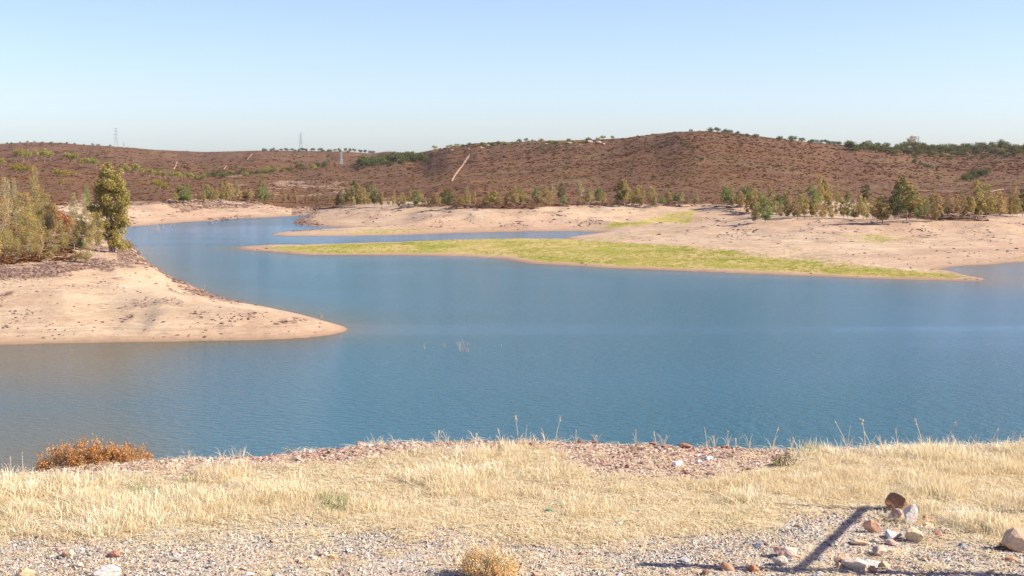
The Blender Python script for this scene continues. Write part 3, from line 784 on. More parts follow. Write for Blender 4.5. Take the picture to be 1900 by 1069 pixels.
M['shale'] = inst_material('red_shale', [(0, (0.14, 0.07, 0.052)), (0.25, (0.32, 0.185, 0.125)), (0.6, (0.52, 0.35, 0.245)), (0.9, (0.68, 0.53, 0.40)), (1, (0.70, 0.62, 0.54))], nscale=25)
protos = [rock_mesh('shale_chip', 140 + k, 1, (0.5, 0.38, 0.17), 7, M['shale']) for k in range(5)]
NS_ = 26000
qx, qy, qpx, qpy = near_samples(NS_, lambda px, py, x, y: np.clip(stony_mask(px, py, x, y) + 0.03, 0, 1), 20.5, 27)
ps = 0.018 + 0.075 * RNG.random(NS_) ** 3
scatter('red_shale_chips', np.stack([qx, qy, near_z(qx, qy) + ps * 0.06], -1), ps, RNG.random((NS_, 3)) * np.array([0.5, 0.5, 6.28]), RNG.random(NS_) ** 1.2, RNG.integers(0, 5, NS_), protos, 'broken reddish shale chips along the edge of the bank', 'shale_kinds')

M['marsh'] = inst_material('marsh_grass', [(0, (0.26, 0.28, 0.04)), (0.4, (0.40, 0.38, 0.065)), (0.65, (0.52, 0.44, 0.12)), (1, (0.66, 0.50, 0.22))], transl=0.25)
protos = [tuft_proto('marsh_tuft', 150 + k, 22, 0.26, 0.20, 0.035, 0.6, 'marsh') for k in range(4)]
wg = grn * (~isA) * vis0 * (np.abs(UU) < 0.42); nT = 9000
idx = RNG.choice(wg.size, nT, p=(wg / wg.sum()).ravel())
iu, jd = np.unravel_index(idx, wg.shape); iu = np.minimum(iu, len(U) - 2); jd = np.minimum(jd, len(D) - 2)
a, b = RNG.random(nT), RNG.random(nT)
mx_, my_, mz_ = bl(X), bl(Y), bl(ZT)
mt = np.clip(0.42 + 0.75 * fbm(mx_, my_ * 0.6, 11, 4, 92) + 0.18 * RNG.normal(size=nT), 0, 1)
ok_ = mz_ > 0.03
scatter('waterside_grass', np.stack([mx_, my_, mz_], -1)[ok_], (0.35 + 0.7 * RNG.random(nT))[ok_], yaw(nT)[ok_], mt[ok_], RNG.integers(0, 4, nT)[ok_], protos, 'low yellow-green grass growing on the flat spits', 'marsh_kinds')

# ================================================================== things
ONES = ['', 'first', 'second', 'third', 'fourth', 'fifth', 'sixth', 'seventh', 'eighth', 'ninth', 'tenth', 'eleventh', 'twelfth', 'thirteenth', 'fourteenth', 'fifteenth', 'sixteenth', 'seventeenth', 'eighteenth', 'nineteenth']
TENS = ['', '', 'twenty', 'thirty', 'forty', 'fifty', 'sixty', 'seventy', 'eighty', 'ninety']
def ordinal(n):
    if n < 20: return ONES[n]
    if n % 10 == 0: return TENS[n // 10].replace('y', 'ieth')
    return TENS[n // 10] + '-' + ONES[n % 10]

def cluster_leaves(cent, rad, n, size, seed, droop=0.6, aspect=0.42, flat=1.0):
    r = np.random.default_rng(seed)
    w = np.asarray(rad) ** 2.0; k = r.choice(len(cent), n, p=w / w.sum())
    d = r.normal(size=(n, 3)); d /= np.linalg.norm(d, axis=1)[:, None]
    d *= (0.35 + 0.65 * r.random((n, 1)) ** 0.5); d[:, 2] *= flat
    p = np.asarray(cent)[k] + d * np.asarray(rad)[k][:, None]
    return leaf_cards(p, size, aspect, droop, r)

def euc_proto(seed, n=1100, leaf=0.034, t0=0.14, width=0.36, ncl=46, top=1.0, rtop=0.25, near=False):
    r = np.random.default_rng(seed)
    # trunk
    bend = r.normal(size=2) * 0.03
    path = [(bend[0] * t * t, bend[1] * t * t, t * 0.93 - 0.03) for t in np.linspace(0, 1, 7)]
    parts = [tube(path, [0.0105 * (1 - 0.85 * t) for t in np.linspace(0, 1, 7)], 6)]
    cent, rad = [], []
    for k in range(ncl):
        t = t0 + (0.97 - t0) * (k + r.random()) / ncl
        q = (t - t0) / (1 - t0)
        env = width * 0.5 * (min(1, q * 3.2 + 0.35)) * (1 - q ** 2.2 * (1 - rtop))
        a = k * 2.4 + r.random() * 1.2; rr = env * (0.15 + 0.95 * r.random() ** 0.8)
        c = np.array([math.cos(a) * rr + bend[0] * t * t, math.sin(a) * rr + bend[1] * t * t, t])
        cent.append(c); rad.append((0.045 + 0.035 * r.random()) * (1.25 - 0.6 * q) * (width / 0.36) ** 0.5)
        if k % 3 == 0:
            s = (bend[0] * t * t, bend[1] * t * t, max(0.05, t - 0.10 - 0.6 * rr))
            m = (c[0] * 0.5, c[1] * 0.5, (s[2] + t) / 2 - 0.01)
            parts.append(tube([s, m, tuple(c)], [0.006 * (1.1 - t), 0.0045 * (1.1 - t), 0.0015], 4))
    v, f = join(parts)
    trunk = make_mesh('trunk', v, f, [M['pale_bark']], True)
    v, f = cluster_leaves(cent, rad, n, leaf, seed + 1, 0.8, 0.36)
    return trunk, make_mesh('crown', v, f, [M['leaf']])

def round_proto(seed, kind, n=520):
    r = np.random.default_rng(seed)
    cent, rad = [], []
    if kind == 'pine':
        for k in range(26):
            a = r.random() * 6.283; q = r.random() ** 0.5
            cent.append(np.array([math.cos(a) * 0.42 * q, math.sin(a) * 0.42 * q, 0.80 - 0.18 * q * q + 0.05 * r.normal() - 0.12 * (r.random() < 0.3)])); rad.append(0.13 + 0.05 * r.random())
        tr = tube([(0, 0, -0.03), (0.02, 0, 0.35), (0, 0.02, 0.7)], [0.035, 0.028, 0.02], 5)
    else:
        for k in range(26):
            a = r.random() * 6.283; q = r.random() ** 0.5; h = 0.3 + 0.5 * r.random() * math.sqrt(max(0.1, 1 - q * q * 0.8))
            cent.append(np.array([math.cos(a) * 0.42 * q, math.sin(a) * 0.42 * q, h])); rad.append(0.15 + 0.07 * r.random())
        tr = tube([(0, 0, -0.03), (0.03, 0, 0.2), (0, 0.03, 0.45)], [0.05, 0.04, 0.025], 5)
    trunk = make_mesh('trunk', tr[0], tr[1], [M['bark']], True)
    v, f = cluster_leaves(cent, rad, n, 0.085, seed + 1, 0, 0.7)
    crown = make_mesh('crown', v, f, [M['leaf']])
    # one-mesh version for far copies
    V, Fc = join([tr, (v, f)])
    one = make_mesh('far_tree', V, Fc, [M['bark'], M['leaf']], False, [0] * len(tr[1]) + [1] * len(f))
    return trunk, crown, one

TINT = {'g': (0.22, 0.285, 0.10), 'o': (0.36, 0.32, 0.125), 'b': (0.37, 0.30, 0.14), 's': (0.37, 0.36, 0.19), 'd': (0.13, 0.15, 0.058), 'y': (0.30, 0.28, 0.05), 'r': (0.36, 0.17, 0.08),
        'p': (0.30, 0.31, 0.085)}
TINT['k'] = (0.15, 0.155, 0.062)
TNAME = {'k': 'dark olive', 'g': 'bright green', 'o': 'olive green', 'b': 'brownish green', 's': 'pale grey-green', 'd': 'dark green', 'y': 'yellow-green', 'r': 'rusty brown', 'p': 'mossy green'}
EUC = [euc_proto(200 + k, 2300, 0.042, (0.16, 0.24, 0.18, 0.30, 0.22, 0.36)[k], (0.38, 0.44, 0.36, 0.42, 0.48, 0.34)[k], 26, rtop=(0.1, 0.3, 0.15, 0.35, 0.2, 0.4)[k]) for k in range(6)]
EUCN = [euc_proto(230 + k, 4600, 0.026, (0.2, 0.12, 0.3, 0.25)[k], (0.42, 0.46, 0.40, 0.5)[k], 60, rtop=(0.4, 0.3, 0.45, 0.5)[k]) for k in range(4)]
EW = [0.40, 0.44, 0.38, 0.42, 0.48, 0.34]; EWN = [0.47, 0.5, 0.45, 0.54]

def place_tree(name, protos, widths, px, base, top, w, tint, seed, dmin=0, two=True, **props):
    r = random.Random(seed)
    x, y, z = hit(px, base, dmin)
    k = y / F
    h = max(1.0, (base - top) * k); wd = max(0.8, w * k * ((1.12 if dmin == 205 else 1.4) if name == 'eucalyptus_tree' else 1.3)); h *= 1.06 if name == 'eucalyptus_tree' else 1.4
    j = r.randrange(len(protos)); p = protos[j]
    s = wd / widths[j]
    c = TINT[tint]; v = 0.88 + 0.24 * r.random()
    col = (c[0] * v, c[1] * v, c[2] * v, 1)
    if two:
        e = link(name, None, **props)
        e.location = (x, y, z); e.rotation_euler = (0, 0, r.random() * 6.283); e.scale = (s, s, h)
        for nm, me in (('trunk', p[0]), ('crown', p[1])):
            o = link(nm, me, e); o.color = col if nm == 'crown' else (0.3, 0.24, 0.19, 1)
        return e
    o = link(name, p[2], **props); o.color = col
    o.location = (x, y, z - 0.05 * h); o.rotation_euler = (0, 0, r.random() * 6.283); o.scale = (s, s, h)
    return o

def row(rows, name, protos, widths, noun, where, group, cat, seed, dmin=0, two=True):
    rows = sorted(rows)
    hs = sorted(b - t for _, b, t, _, _ in rows)
    for i, (px, b, t_, w, tint) in enumerate(rows):
        hh = b - t_
        sz = 'tall ' if hh >= hs[int(len(hs) * 0.8)] else ('small ' if hh <= hs[int(len(hs) * 0.2)] else '')
        place_tree(name, protos, widths, px, b, t_, w, tint, seed + i, dmin, two,
                   label='%s%s %s, %s from the left %s' % (sz, TNAME[tint], noun, ordinal(i + 1), where), category=cat, group=group)

r_ = random.Random(91)
FILL = [(x + r_.uniform(-3, 3), float(np.interp(x, [1340, 1400, 1460, 1600, 1660, 1760, 1900], [384, 396, 400, 402, 404, 403, 402])) + r_.uniform(-4, 6), 0, 0, r_.choice('ooobgsd')) for x in list(range(1362, 1590, 11)) + list(range(1592, 1900, 14))]
FILL = [(a, b_, b_ - r_.uniform(22, 44), r_.uniform(9, 15), t_) for a, b_, _, _, t_ in FILL]
FILL2 = [(x + r_.uniform(-5, 5), 381 + r_.uniform(-2, 3), 0, 0, r_.choice('oosbg')) for x in range(640, 1300, 24)]
FILL2 = [(a, b_, b_ - r_.uniform(14, 26), r_.uniform(7, 10), t_) for a, b_, _, _, t_ in FILL2]
LEFTBANK = [(325,378,358,10,'o'),(333,376,345,14,'g'),(341,377,347,15,'g'),(350,378,358,12,'g'),(349,366,340,6,'g'),(379,376,355,8,'o'),(386,376,344,12,'g'),(394,378,350,10,'o'),(401,378,352,9,'o'),(413,375,340,12,'o'),(421,376,338,12,'o'),(428,375,341,12,'b'),(437,374,336,13,'s'),(443,374,346,9,'b'),(456,372,352,12,'o'),(463,373,352,10,'o'),(477,375,350,9,'b'),(484,376,334,12,'g'),(492,375,345,10,'o'),(497,376,350,8,'g'),(368,374,360,7,'b'),(372,373,358,7,'b')]
BACKSHORE = [(507,374,357,6,'b'),(528,376,358,7,'b'),(536,376,360,5,'b'),(550,378,356,7,'b'),(568,378,360,5,'b'),(590,378,358,6,'b'),(610,379,362,5,'b')]
CENTRE = [(625,385,362,9,'o'),(631,384,352,10,'o'),(637,385,350,10,'s'),(643,384,353,9,'s'),(649,384,352,9,'o'),(655,383,345,9,'s'),(659,382,337,12,'d'),(665,383,345,10,'o'),(671,383,348,10,'o'),(677,383,350,9,'b'),(684,381,342,9,'d'),(691,380,344,11,'g'),(695,385,355,13,'d'),(709,383,360,8,'b'),(721,383,368,5,'b'),(731,386,355,7,'o'),(738,381,370,6,'b'),(747,384,358,12,'o'),(772,384,355,16,'g'),(784,381,365,6,'b'),(789,381,367,5,'b'),(797,382,367,7,'b'),(812,383,360,12,'b'),(829,389,350,18,'d'),(845,385,369,8,'b'),(856,384,368,10,'o'),(868,386,349,10,'o'),(906,384,357,12,'o'),(915,386,355,14,'o')]
CENTRE2 = [(939,382,354,8,'b'),(955,386,347,14,'o'),(968,382,344,13,'o'),(995,374,348,14,'g'),(999,381,365,12,'o'),(1010,380,370,8,'o'),(1012,374,346,11,'o'),(1023,374,342,10,'s'),(1041,372,341,13,'d'),(1046,381,363,13,'g'),(1076,372,337,12,'s'),(1092,380,352,10,'s'),(1096,374,346,9,'s'),(1111,378,349,14,'g'),(1150,383,337,16,'d'),(1159,384,335,16,'o'),(1176,383,360,8,'o'),(1184,383,345,18,'o'),(1210,384,348,14,'o'),(1227,382,362,12,'g'),(1243,380,357,11,'g'),(1254,379,361,8,'g'),(1262,378,359,8,'g'),(1277,377,366,5,'g')]
RIGHT = FILL + [(1344,383,345,12,'g'),(1349,383,349,12,'g'),(1356,382,356,9,'g'),(1370,382,357,10,'g'),(1378,384,346,13,'g'),(1389,384,345,13,'g'),(1395,394,362,10,'o'),(1401,414,373,13,'o'),(1410,402,358,12,'g'),(1405,413,374,12,'s'),(1420,413,368,22,'g'),(1430,390,349,15,'o'),(1442,394,362,11,'g'),(1449,403,380,12,'b'),(1458,390,360,13,'g'),(1462,392,353,12,'b'),(1461,404,378,12,'o'),(1474,404,378,12,'b'),(1486,392,354,12,'g'),(1480,405,376,12,'b'),(1493,405,379,13,'b'),(1504,393,346,22,'g'),(1510,403,378,12,'o'),(1514,394,352,14,'g'),(1521,390,326,14,'o'),(1525,408,380,16,'b'),(1533,390,336,12,'o'),(1537,388,355,12,'o'),(1543,407,387,12,'o'),(1553,380,339,6,'o'),(1560,382,360,10,'o'),(1565,406,373,14,'o'),(1573,376,354,10,'g'),(1586,408,393,12,'o'),
         (1605,378,342,17,'d'),(1602,411,366,18,'o'),(1622,409,385,12,'b'),(1637,415,365,34,'o'),(1667,413,333,30,'d'),(1683,410,338,34,'o'),(1706,404,362,12,'b'),(1733,402,346,6,'b'),(1738,411,362,24,'b'),(1783,366,353,6,'g'),(1811,406,338,28,'o'),(1830,406,343,32,'o'),(1852,407,357,20,'b'),(1879,402,347,16,'b'),(1898,402,352,24,'d')]
row(LEFTBANK, 'eucalyptus_tree', EUC, EW, 'eucalyptus', 'in the far left shore stand', 'eucalyptus stand on the far left shore', 'tree', 1000)
row(BACKSHORE, 'eucalyptus_tree', EUC, EW, 'sapling', 'at the end of the inlet', 'sparse saplings at the end of the inlet', 'tree', 1100)
row(CENTRE + [f for f in FILL2 if f[0] < 935], 'eucalyptus_tree', EUC, EW, 'eucalyptus', 'in the central sandy shore row', 'tree line behind the far sandy point', 'tree', 1200)
row(CENTRE2 + [f for f in FILL2 if f[0] >= 935], 'eucalyptus_tree', EUC, EW, 'eucalyptus', 'below the big brown hill', 'tree line at the foot of the big brown hill', 'tree', 1300)
row(RIGHT, 'eucalyptus_tree', EUC, EW, 'eucalyptus', 'in the right bank grove', 'grove on the right hand sandy bank', 'tree', 1400)

NEARLEFT = [(63,420,313,24,'o'),(28,410,335,14,'s'),(10,425,332,24,'s'),(28,462,395,34,'o'),(52,468,398,36,'o'),(8,455,380,32,'b'),(70,465,402,32,'o'),(90,452,362,28,'o'),(45,436,360,34,'o'),(75,425,352,30,'o'),(102,440,380,24,'b'),(34,484,446,20,'o'),(73,486,436,18,'b'),(118,466,410,18,'o'),(137,412,360,20,'s'),(162,402,345,16,'g'),(158,404,362,16,'s'),(150,472,402,30,'d'),(168,472,398,26,'o'),(184,477,396,24,'o'),(138,464,402,26,'b'),(160,488,442,28,'o'),(178,408,378,14,'o'),(14,476,430,30,'o'),(56,478,440,26,'o'),(98,474,428,26,'o'),(-6,478,400,30,'o'),(-12,440,350,28,'b')]
row(NEARLEFT, 'eucalyptus_tree', EUCN, EWN, 'thin eucalyptus', 'in the near left thicket', 'thicket on the near left point', 'tree', 1500, 205)

# the big tree on the left point
def big_tree():
    x, y, z = hit(207, 468, 205); k = y / F
    lobes = [(-8,322,15),(-2,312,9),(12,330,15),(2,342,22),(-14,352,19),(18,352,19),(24,372,15),(-16,376,24),(6,372,26),(-26,396,14),(-36,388,8),(18,398,20),(-8,402,20),(22,418,14),(4,420,20),(-10,430,14),(14,440,15),(2,450,14),(18,456,10),(-28,412,8)]
    e = link('big_eucalyptus_tree', None, label='tallest dense olive green eucalyptus standing at the tip of the left point', category='tree')
    e.location = (x, y, z)
    cent, rad = [], []; r = np.random.default_rng(77)
    for lx_, ly_, lr in lobes:
        for q in range(9):
            d = r.normal(size=3); d /= np.linalg.norm(d); d *= lr * 0.92 * r.random() ** 0.4
            cent.append(np.array([(lx_ + d[0]) * k, d[1] * k * 1.1, (468 - ly_ + d[2]) * k])); rad.append(lr * k * (0.34 + 0.22 * r.random()))
    v, f = cluster_leaves(cent, rad, 30000, 0.32, 78, 0.8, 0.38)
    o = link('crown', make_mesh('crown', v, f, [M['leaf']]), e); o.color = (0.36, 0.33, 0.115, 1)
    parts = []
    for j in range(3):
        ax = (j - 1) * 0.7
        parts.append(tube([(ax * 0.3, 0, -0.3), (ax * 0.7, 0.1, 3), (ax, -0.1, 7), (ax * 1.2, 0, 11)], [0.24, 0.19, 0.13, 0.05], 7))
    for j in range(26):
        c = cent[r.integers(len(cent))]; s0 = max(0.8, c[2] - 1.8)
        parts.append(tube([(c[0] * 0.15, c[1] * 0.15, s0), (c[0] * 0.6, c[1] * 0.6, c[2] - 0.7), tuple(c)], [0.09, 0.05, 0.02], 5))
    v, f = join(parts); o = link('trunk', make_mesh('trunk', v, f, [M['pale_bark']], True), e)
big_tree()

# shrubs on the left point
RND = [round_proto(300 + k, 'oak', 620) for k in range(4)]
PIN = [round_proto(310 + k, 'pine', 620) for k in range(3)]
SHRUBS = [(75,408,388,20,'y'),(112,418,394,34,'r'),(15,400,374,34,'r'),(95,404,385,22,'r'),(48,408,388,26,'b'),(130,432,408,22,'r'),(232,466,446,18,'o'),(213,468,444,18,'o'),(242,468,452,10,'b'),(36,440,418,26,'r'),(140,486,470,22,'b'),(5,495,470,26,'b'),(88,492,474,20,'b')]
row(SHRUBS, 'shrub', RND, [1.05] * 4, 'rounded shrub', 'on the near left point', 'shrubs on the near left point', 'shrub', 1600, 205)

PINES = [(31,299,282,14),(44,301,284,13),(53,299,284,12),(67,297,284,10),(83,301,283,14),(93,299,286,14),(124,304,288,13),(139,306,290,16),(150,308,298,10),(161,312,298,15),(170,312,297,14),(179,313,300,12),(231,323,309,14),(238,324,313,10),(252,325,310,15),(266,327,316,10),(277,328,317,11),(284,328,318,11),(297,331,321,12),(306,333,322,12),(320,335,324,14),(330,337,324,12),(338,337,326,10),(352,338,325,14),(3,312,298,14)]
row([(a, b, c, d, 'p') for a, b, c, d in PINES], 'umbrella_pine', PIN, [1.05] * 3, 'flat crowned umbrella pine', 'on the left hillside', 'umbrella pines on the left hillside', 'tree', 1700, 500)
LOWP = [(30,320,306,18),(42,320,308,14),(52,321,310,12),(105,327,315,14),(122,328,317,16),(136,327,319,12),(114,345,334,8),(288,346,335,16),(297,350,338,14),(305,354,343,12)]
row([(a, b, c, d, 'y') for a, b, c, d in LOWP], 'young_pine', RND, [1.05] * 4, 'low rounded pine', 'on the left brown slope', 'low bright pines on the left slope', 'tree', 1750, 300)

# far holm oaks: small single meshes
def far_oaks(rows, where, group, seed, dmin=600, tints='dddp', name='holm_oak', dense=False):
    rows = sorted(rows)
    r = random.Random(seed)
    for i, (px, b, hpx, w) in enumerate(rows):
        tn = r.choice(tints)
        place_tree(name, RND, [1.05] * 4, px, b, b - hpx, w, tn, seed + i, dmin, False,
                   label=('small dark holm oak ' + where) if dense else 'dark holm oak, %s from the left %s' % (ordinal(i + 1), where), category='tree', group=group)
r = random.Random(5)
def band(n, x0, x1, yf, h, w, jy=3):
    return [(x0 + (x1 - x0) * (i + r.random()) / n, yf(x0 + (x1 - x0) * (i + .5) / n) + (r.random() - 0.5) * 2 * jy, h * (0.7 + 0.6 * r.random()), w * (0.7 + 0.6 * r.random())) for i in range(n)]
lin = lambda x0, y0, x1, y1: (lambda x: y0 + (y1 - y0) * (x - x0) / (x1 - x0))
sk = lambda off: (lambda x: float(np.interp(x, [a for a, b in SKYLINE], [b for a, b in SKYLINE])) + off)
far_oaks(band(20, 362, 482, lin(362, 333, 482, 321), 8, 10), 'in the line below the far left hills', 'oak line at the foot of the far left hills', 2000)
far_oaks(band(16, 486, 610, lin(486, 321, 610, 310), 8, 10), 'in the clump below the second pylon', 'oak clump below the second pylon', 2100)
far_oaks(band(40, 668, 792, lin(668, 304, 792, 300), 12, 15, 7), 'in the dense dark green wood left of the dirt track', 'dense dark wood left of the dirt track', 2200, 1000, 'ddd', dense=True)
far_oaks(band(34, 486, 700, sk(1), 5, 6, 1.5), 'on the middle skyline', 'oaks dotted along the middle skyline', 2300, 1400, 'dd')
far_oaks(band(14, 0, 210, sk(1), 3, 5, 1), 'on the far left skyline', 'oaks dotted along the far left skyline', 2400, 1400, 'dd')
far_oaks(band(28, 780, 1140, sk(5), 6, 9, 5), 'on the crest above the dirt track', 'oaks on the scrubby crest above the dirt track', 2500, 800, 'dpp')
far_oaks(band(70, 1570, 1910, sk(8), 11, 16, 6), 'in the dense belt along the right skyline', 'dense oak belt on the right skyline', 2600, 800, 'ddk', dense=True)
far_oaks(band(28, 1650, 1900, lin(1650, 289, 1900, 292), 8, 12, 6), 'scattered below the oak belt on the right hill', 'oaks below the right skyline belt', 2700, 700, 'ddk', dense=True)
far_oaks(band(14, 1786, 1830, lin(1786, 338, 1830, 324), 10, 14, 4), 'in the shaded gully on the right', 'oaks in the gully on the right', 2800, 500, 'dd')
far_oaks(band(8, 1690, 1740, lin(1690, 300, 1740, 318), 6, 8, 2), 'in the right hill ravine', 'oaks in the ravine on the right hill', 2850, 500, 'dd')
far_oaks(band(9, 1486, 1562, sk(1.5), 6, 10, 1), 'in the low skyline clump', 'low oak clump on the skyline', 2870, 700, 'dd')
far_oaks(band(7, 1250, 1310, lin(1250, 252, 1290, 285), 5, 8, 3), 'on the big hill face', 'oaks on the face of the big hill', 2890, 600, 'dd')
for i, (px, b, t_, w, lab) in enumerate([(1282,245,240,6,'tiny round oak left of the hilltop clump'),(1318,246,237,11,'leftmost oak of the clump on the big hilltop'),(1331,246,237,12,'second oak of the clump on the big hilltop'),(1345,248,240,12,'wide oak in the middle of the hilltop clump'),(1354,249,241,10,'rightmost oak of the clump on the big hilltop'),(1368,252,244,9,'lone oak just right of the hilltop clump'),(1387,254,248,7,'small oak further right down the hilltop crest'),(1402,256,249,12,'wide low oak on the crest left of two lone oaks'),(1446,261,253,12,'left one of two lone round oaks on the skyline'),(1470,263,253,16,'right one of two lone round oaks on the skyline')]):
    place_tree('holm_oak', RND, [1.05] * 4, px, b, t_, w, 'd', 2900 + i, 700, False, label=lab, category='tree', group='oaks on the crest of the big hill')
place_tree('bare_tree', EUC, EW, 1690, 274, 258, 20, 'b', 2950, 700, True, label='taller thin brownish tree poking above the right oak belt', category='tree')

# ------------------------------------------------------------------ pylons
def pylon(px, base, top, lab, w=0.30, name='pylon'):
    x, y, z = hit(px, base, 900); H = (base - top) * y / F + 2
    e = link(name, None, label=lab, category='pylon', group='power pylons on the far ridge'); e.location = (x, y, z - 2); e.rotation_euler = (0, 0, 0.35)
    bw = H * 0.085; tw = H * 0.016
    legs = []
    ww = lambda q: bw * (1 - q) ** 1.3 + tw
    lev = np.linspace(0, 1, 9)
    for sx in (-1, 1):
        for sy in (-1, 1):
            v, f = tube([(sx * ww(q), sy * ww(q), q * H) for q in lev], [w * (1 - 0.4 * q) for q in lev], 4)
            link('leg', make_mesh('leg', v, f, [M['steel']]), e)
    br = []
    for a, b in zip(lev[:-1], lev[1:]):
        for ax in (0, 1):
            for s in (-1, 1):
                P = lambda q, t_: ((t_ * ww(q), s * ww(q), q * H) if ax == 0 else (s * ww(q), t_ * ww(q), q * H))
                br.append(tube([P(a, -1), P(b, 1)], [w * 0.45] * 2, 3)); br.append(tube([P(a, 1), P(b, -1)], [w * 0.45] * 2, 3))
    v, f = join(br); link('bracing', make_mesh('bracing', v, f, [M['steel']]), e)
    for q, L in ((0.985, 0.11), (0.84, 0.13), (0.68, 0.15), (0.5, 0.13)):
        L *= H
        v, f = join([tube([(-L, 0, q * H + H * 0.012), (0, 0, q * H), (L, 0, q * H + H * 0.012)], [w * 0.5, w, w * 0.5], 4), tube([(-L, 0, q * H + H * 0.012), (0, 0, q * H + H * 0.035), (L, 0, q * H + H * 0.012)], [w * 0.4] * 3, 3)])
        link('crossarm', make_mesh('crossarm', v, f, [M['steel']]), e)
pylon(216, 273, 238, 'tall steel lattice pylon on the left ridge')
pylon(230, 274, 264, 'much smaller distant pylon just right of the tall left pylon')
pylon(558.5, 280, 247, 'tall steel lattice pylon on the middle skyline')
pylon(633.5, 305, 283, 'thin pale pylon standing low against the hills below the skyline', 0.13)
pylon(1704, 274, 253, 'thin mast rising behind the oaks on the right skyline', 0.12, 'mast')

# ------------------------------------------------------------------ dirt tracks on the hills
t = NT('track_dirt'); _p = t.pos()
t.bsdf(t.ramp(t.noise(_p, 0.7, 5, 0.7), [(0.35, (0.27, 0.155, 0.09)), (0.65, (0.46, 0.31, 0.20))]), 0.95); M['track'] = t.m
def track(pts, wpx, lab, dmin=450):
    L, R = [], []
    P3 = []
    for (x0, y0), (x1, y1) in zip(pts[:-1], pts[1:]):
        for q in np.linspace(0, 1, 8, endpoint=False): P3.append(hit(x0 + (x1 - x0) * q, y0 + (y1 - y0) * q, dmin))
    P3.append(hit(*pts[-1], dmin)); P3.sort(key=lambda p: p[1])
    n = len(P3); V = []
    rr = random.Random(3)
    for i, p in enumerate(P3):
        a, b = P3[max(0, i - 1)], P3[min(n - 1, i + 1)]
        d = Vector((b[0] - a[0], b[1] - a[1], 0)); d = d.normalized() if d.length > 0.01 else Vector((0, 1, 0))
        s = Vector((d.y, -d.x, 0)); hw_ = wpx * 0.5 * p[1] / F * (0.8 + 0.4 * rr.random())
        for q in (-1, 0, 1):
            X_, Y_ = p[0] + s.x * hw_ * q, p[1] + s.y * hw_ * q
            V.append((X_, Y_, terrain_z(X_, Y_) + (0.45 if q == 0 else 0.2)))
    Fc = [(i * 3 + q, i * 3 + q + 1, i * 3 + q + 4, i * 3 + q + 3) for i in range(n - 1) for q in (0, 1)]
    link('dirt_track', make_mesh('dirt_track', V, Fc, [M['track']], True), kind='structure', label=lab)
track([(871, 288), (864, 298), (859, 307), (851, 316), (844, 326), (838, 337)], 4.2, 'pale dirt track climbing the hill left of centre')
track([(468, 286), (463, 291), (458, 297)], 2.6, 'short pale track on the far hill below the skyline')
track([(328, 301), (326, 308), (322, 315)], 2.6, 'short pale track scar on the far left hill')
track([(420, 308), (415, 315)], 2.4, 'small pale track scar beside the oak line')
track([(420, 328), (450, 327)], 2.0, 'pale level track beside the oak line')
track([(1709, 355), (1750, 356), (1796, 357)], 1.8, 'pale level track above the right grove')
track([(1837, 357), (1850, 354), (1862, 352)], 2.4, 'pale bank beside the right hand trees')

# pale outcrops on the crest
OUT = [(1013,268,8),(1040,271,6),(1057,267,12),(1075,269,7),(1093,265,20),(1110,266,16),(1120,268,10),(905,271,9),(893,275,10),(870,278,8),(838,280,9),(820,285,8),(1660,284,6),(1672,286,7),(1800,276,9),(1820,278,10),(553,291,5)]
ok_m = [rock_mesh('outcrop_rock', 400 + k, 2, (0.55, 0.45, 0.30), 8) for k in range(4)]
for i, (px, py, w) in enumerate(sorted(OUT)):
    x, y, z = hit(px, py, 600); s = 0.75 * w * y / F
    o = link('outcrop_boulder', ok_m[i % 4], label='pale rock outcrop on the hill crest, %s from the left' % ordinal(i + 1), category='rock', group='pale outcrops on the hill crests')
    o.location = (x, y, z + s * 0.1); o.scale = (s, s, s * 0.8); o.rotation_euler = (0, 0, i * 1.7); o.color = (0.36, 0.28, 0.20, 1)

# ------------------------------------------------------------------ snags in the water
def snag_mesh(seed, n=7):
    r = random.Random(seed); parts = []
    for k in range(n):
        a = r.random() * 6.283; L = 0.5 + 0.5 * r.random(); sp = 0.35 * r.random()
        b = (r.uniform(-.2, .2), r.uniform(-.2, .2), -0.15)
        m = (b[0] + math.cos(a) * sp * .4, b[1] + math.sin(a) * sp * .4, L * .5); e = (b[0] + math.cos(a) * sp, b[1] + math.sin(a) * sp, L)
        parts.append(tube([b, m, e], [0.022, 0.015, 0.005], 4))
        for j in range(4):
            q = 0.35 + 0.6 * r.random(); s = [m[i] * (1 - q) + e[i] * q for i in range(3)]
            a2 = r.random() * 6.283; l2 = 0.12 + 0.14 * r.random()
            parts.append(tube([s, (s[0] + math.cos(a2) * l2, s[1] + math.sin(a2) * l2, s[2] + l2 * 0.8)], [0.009, 0.003], 3))
    v, f = join(parts); return make_mesh('snag', v, f, [M['dead_wood']], True)
SN = [snag_mesh(k, (4, 7, 6, 5)[k]) for k in range(4)]
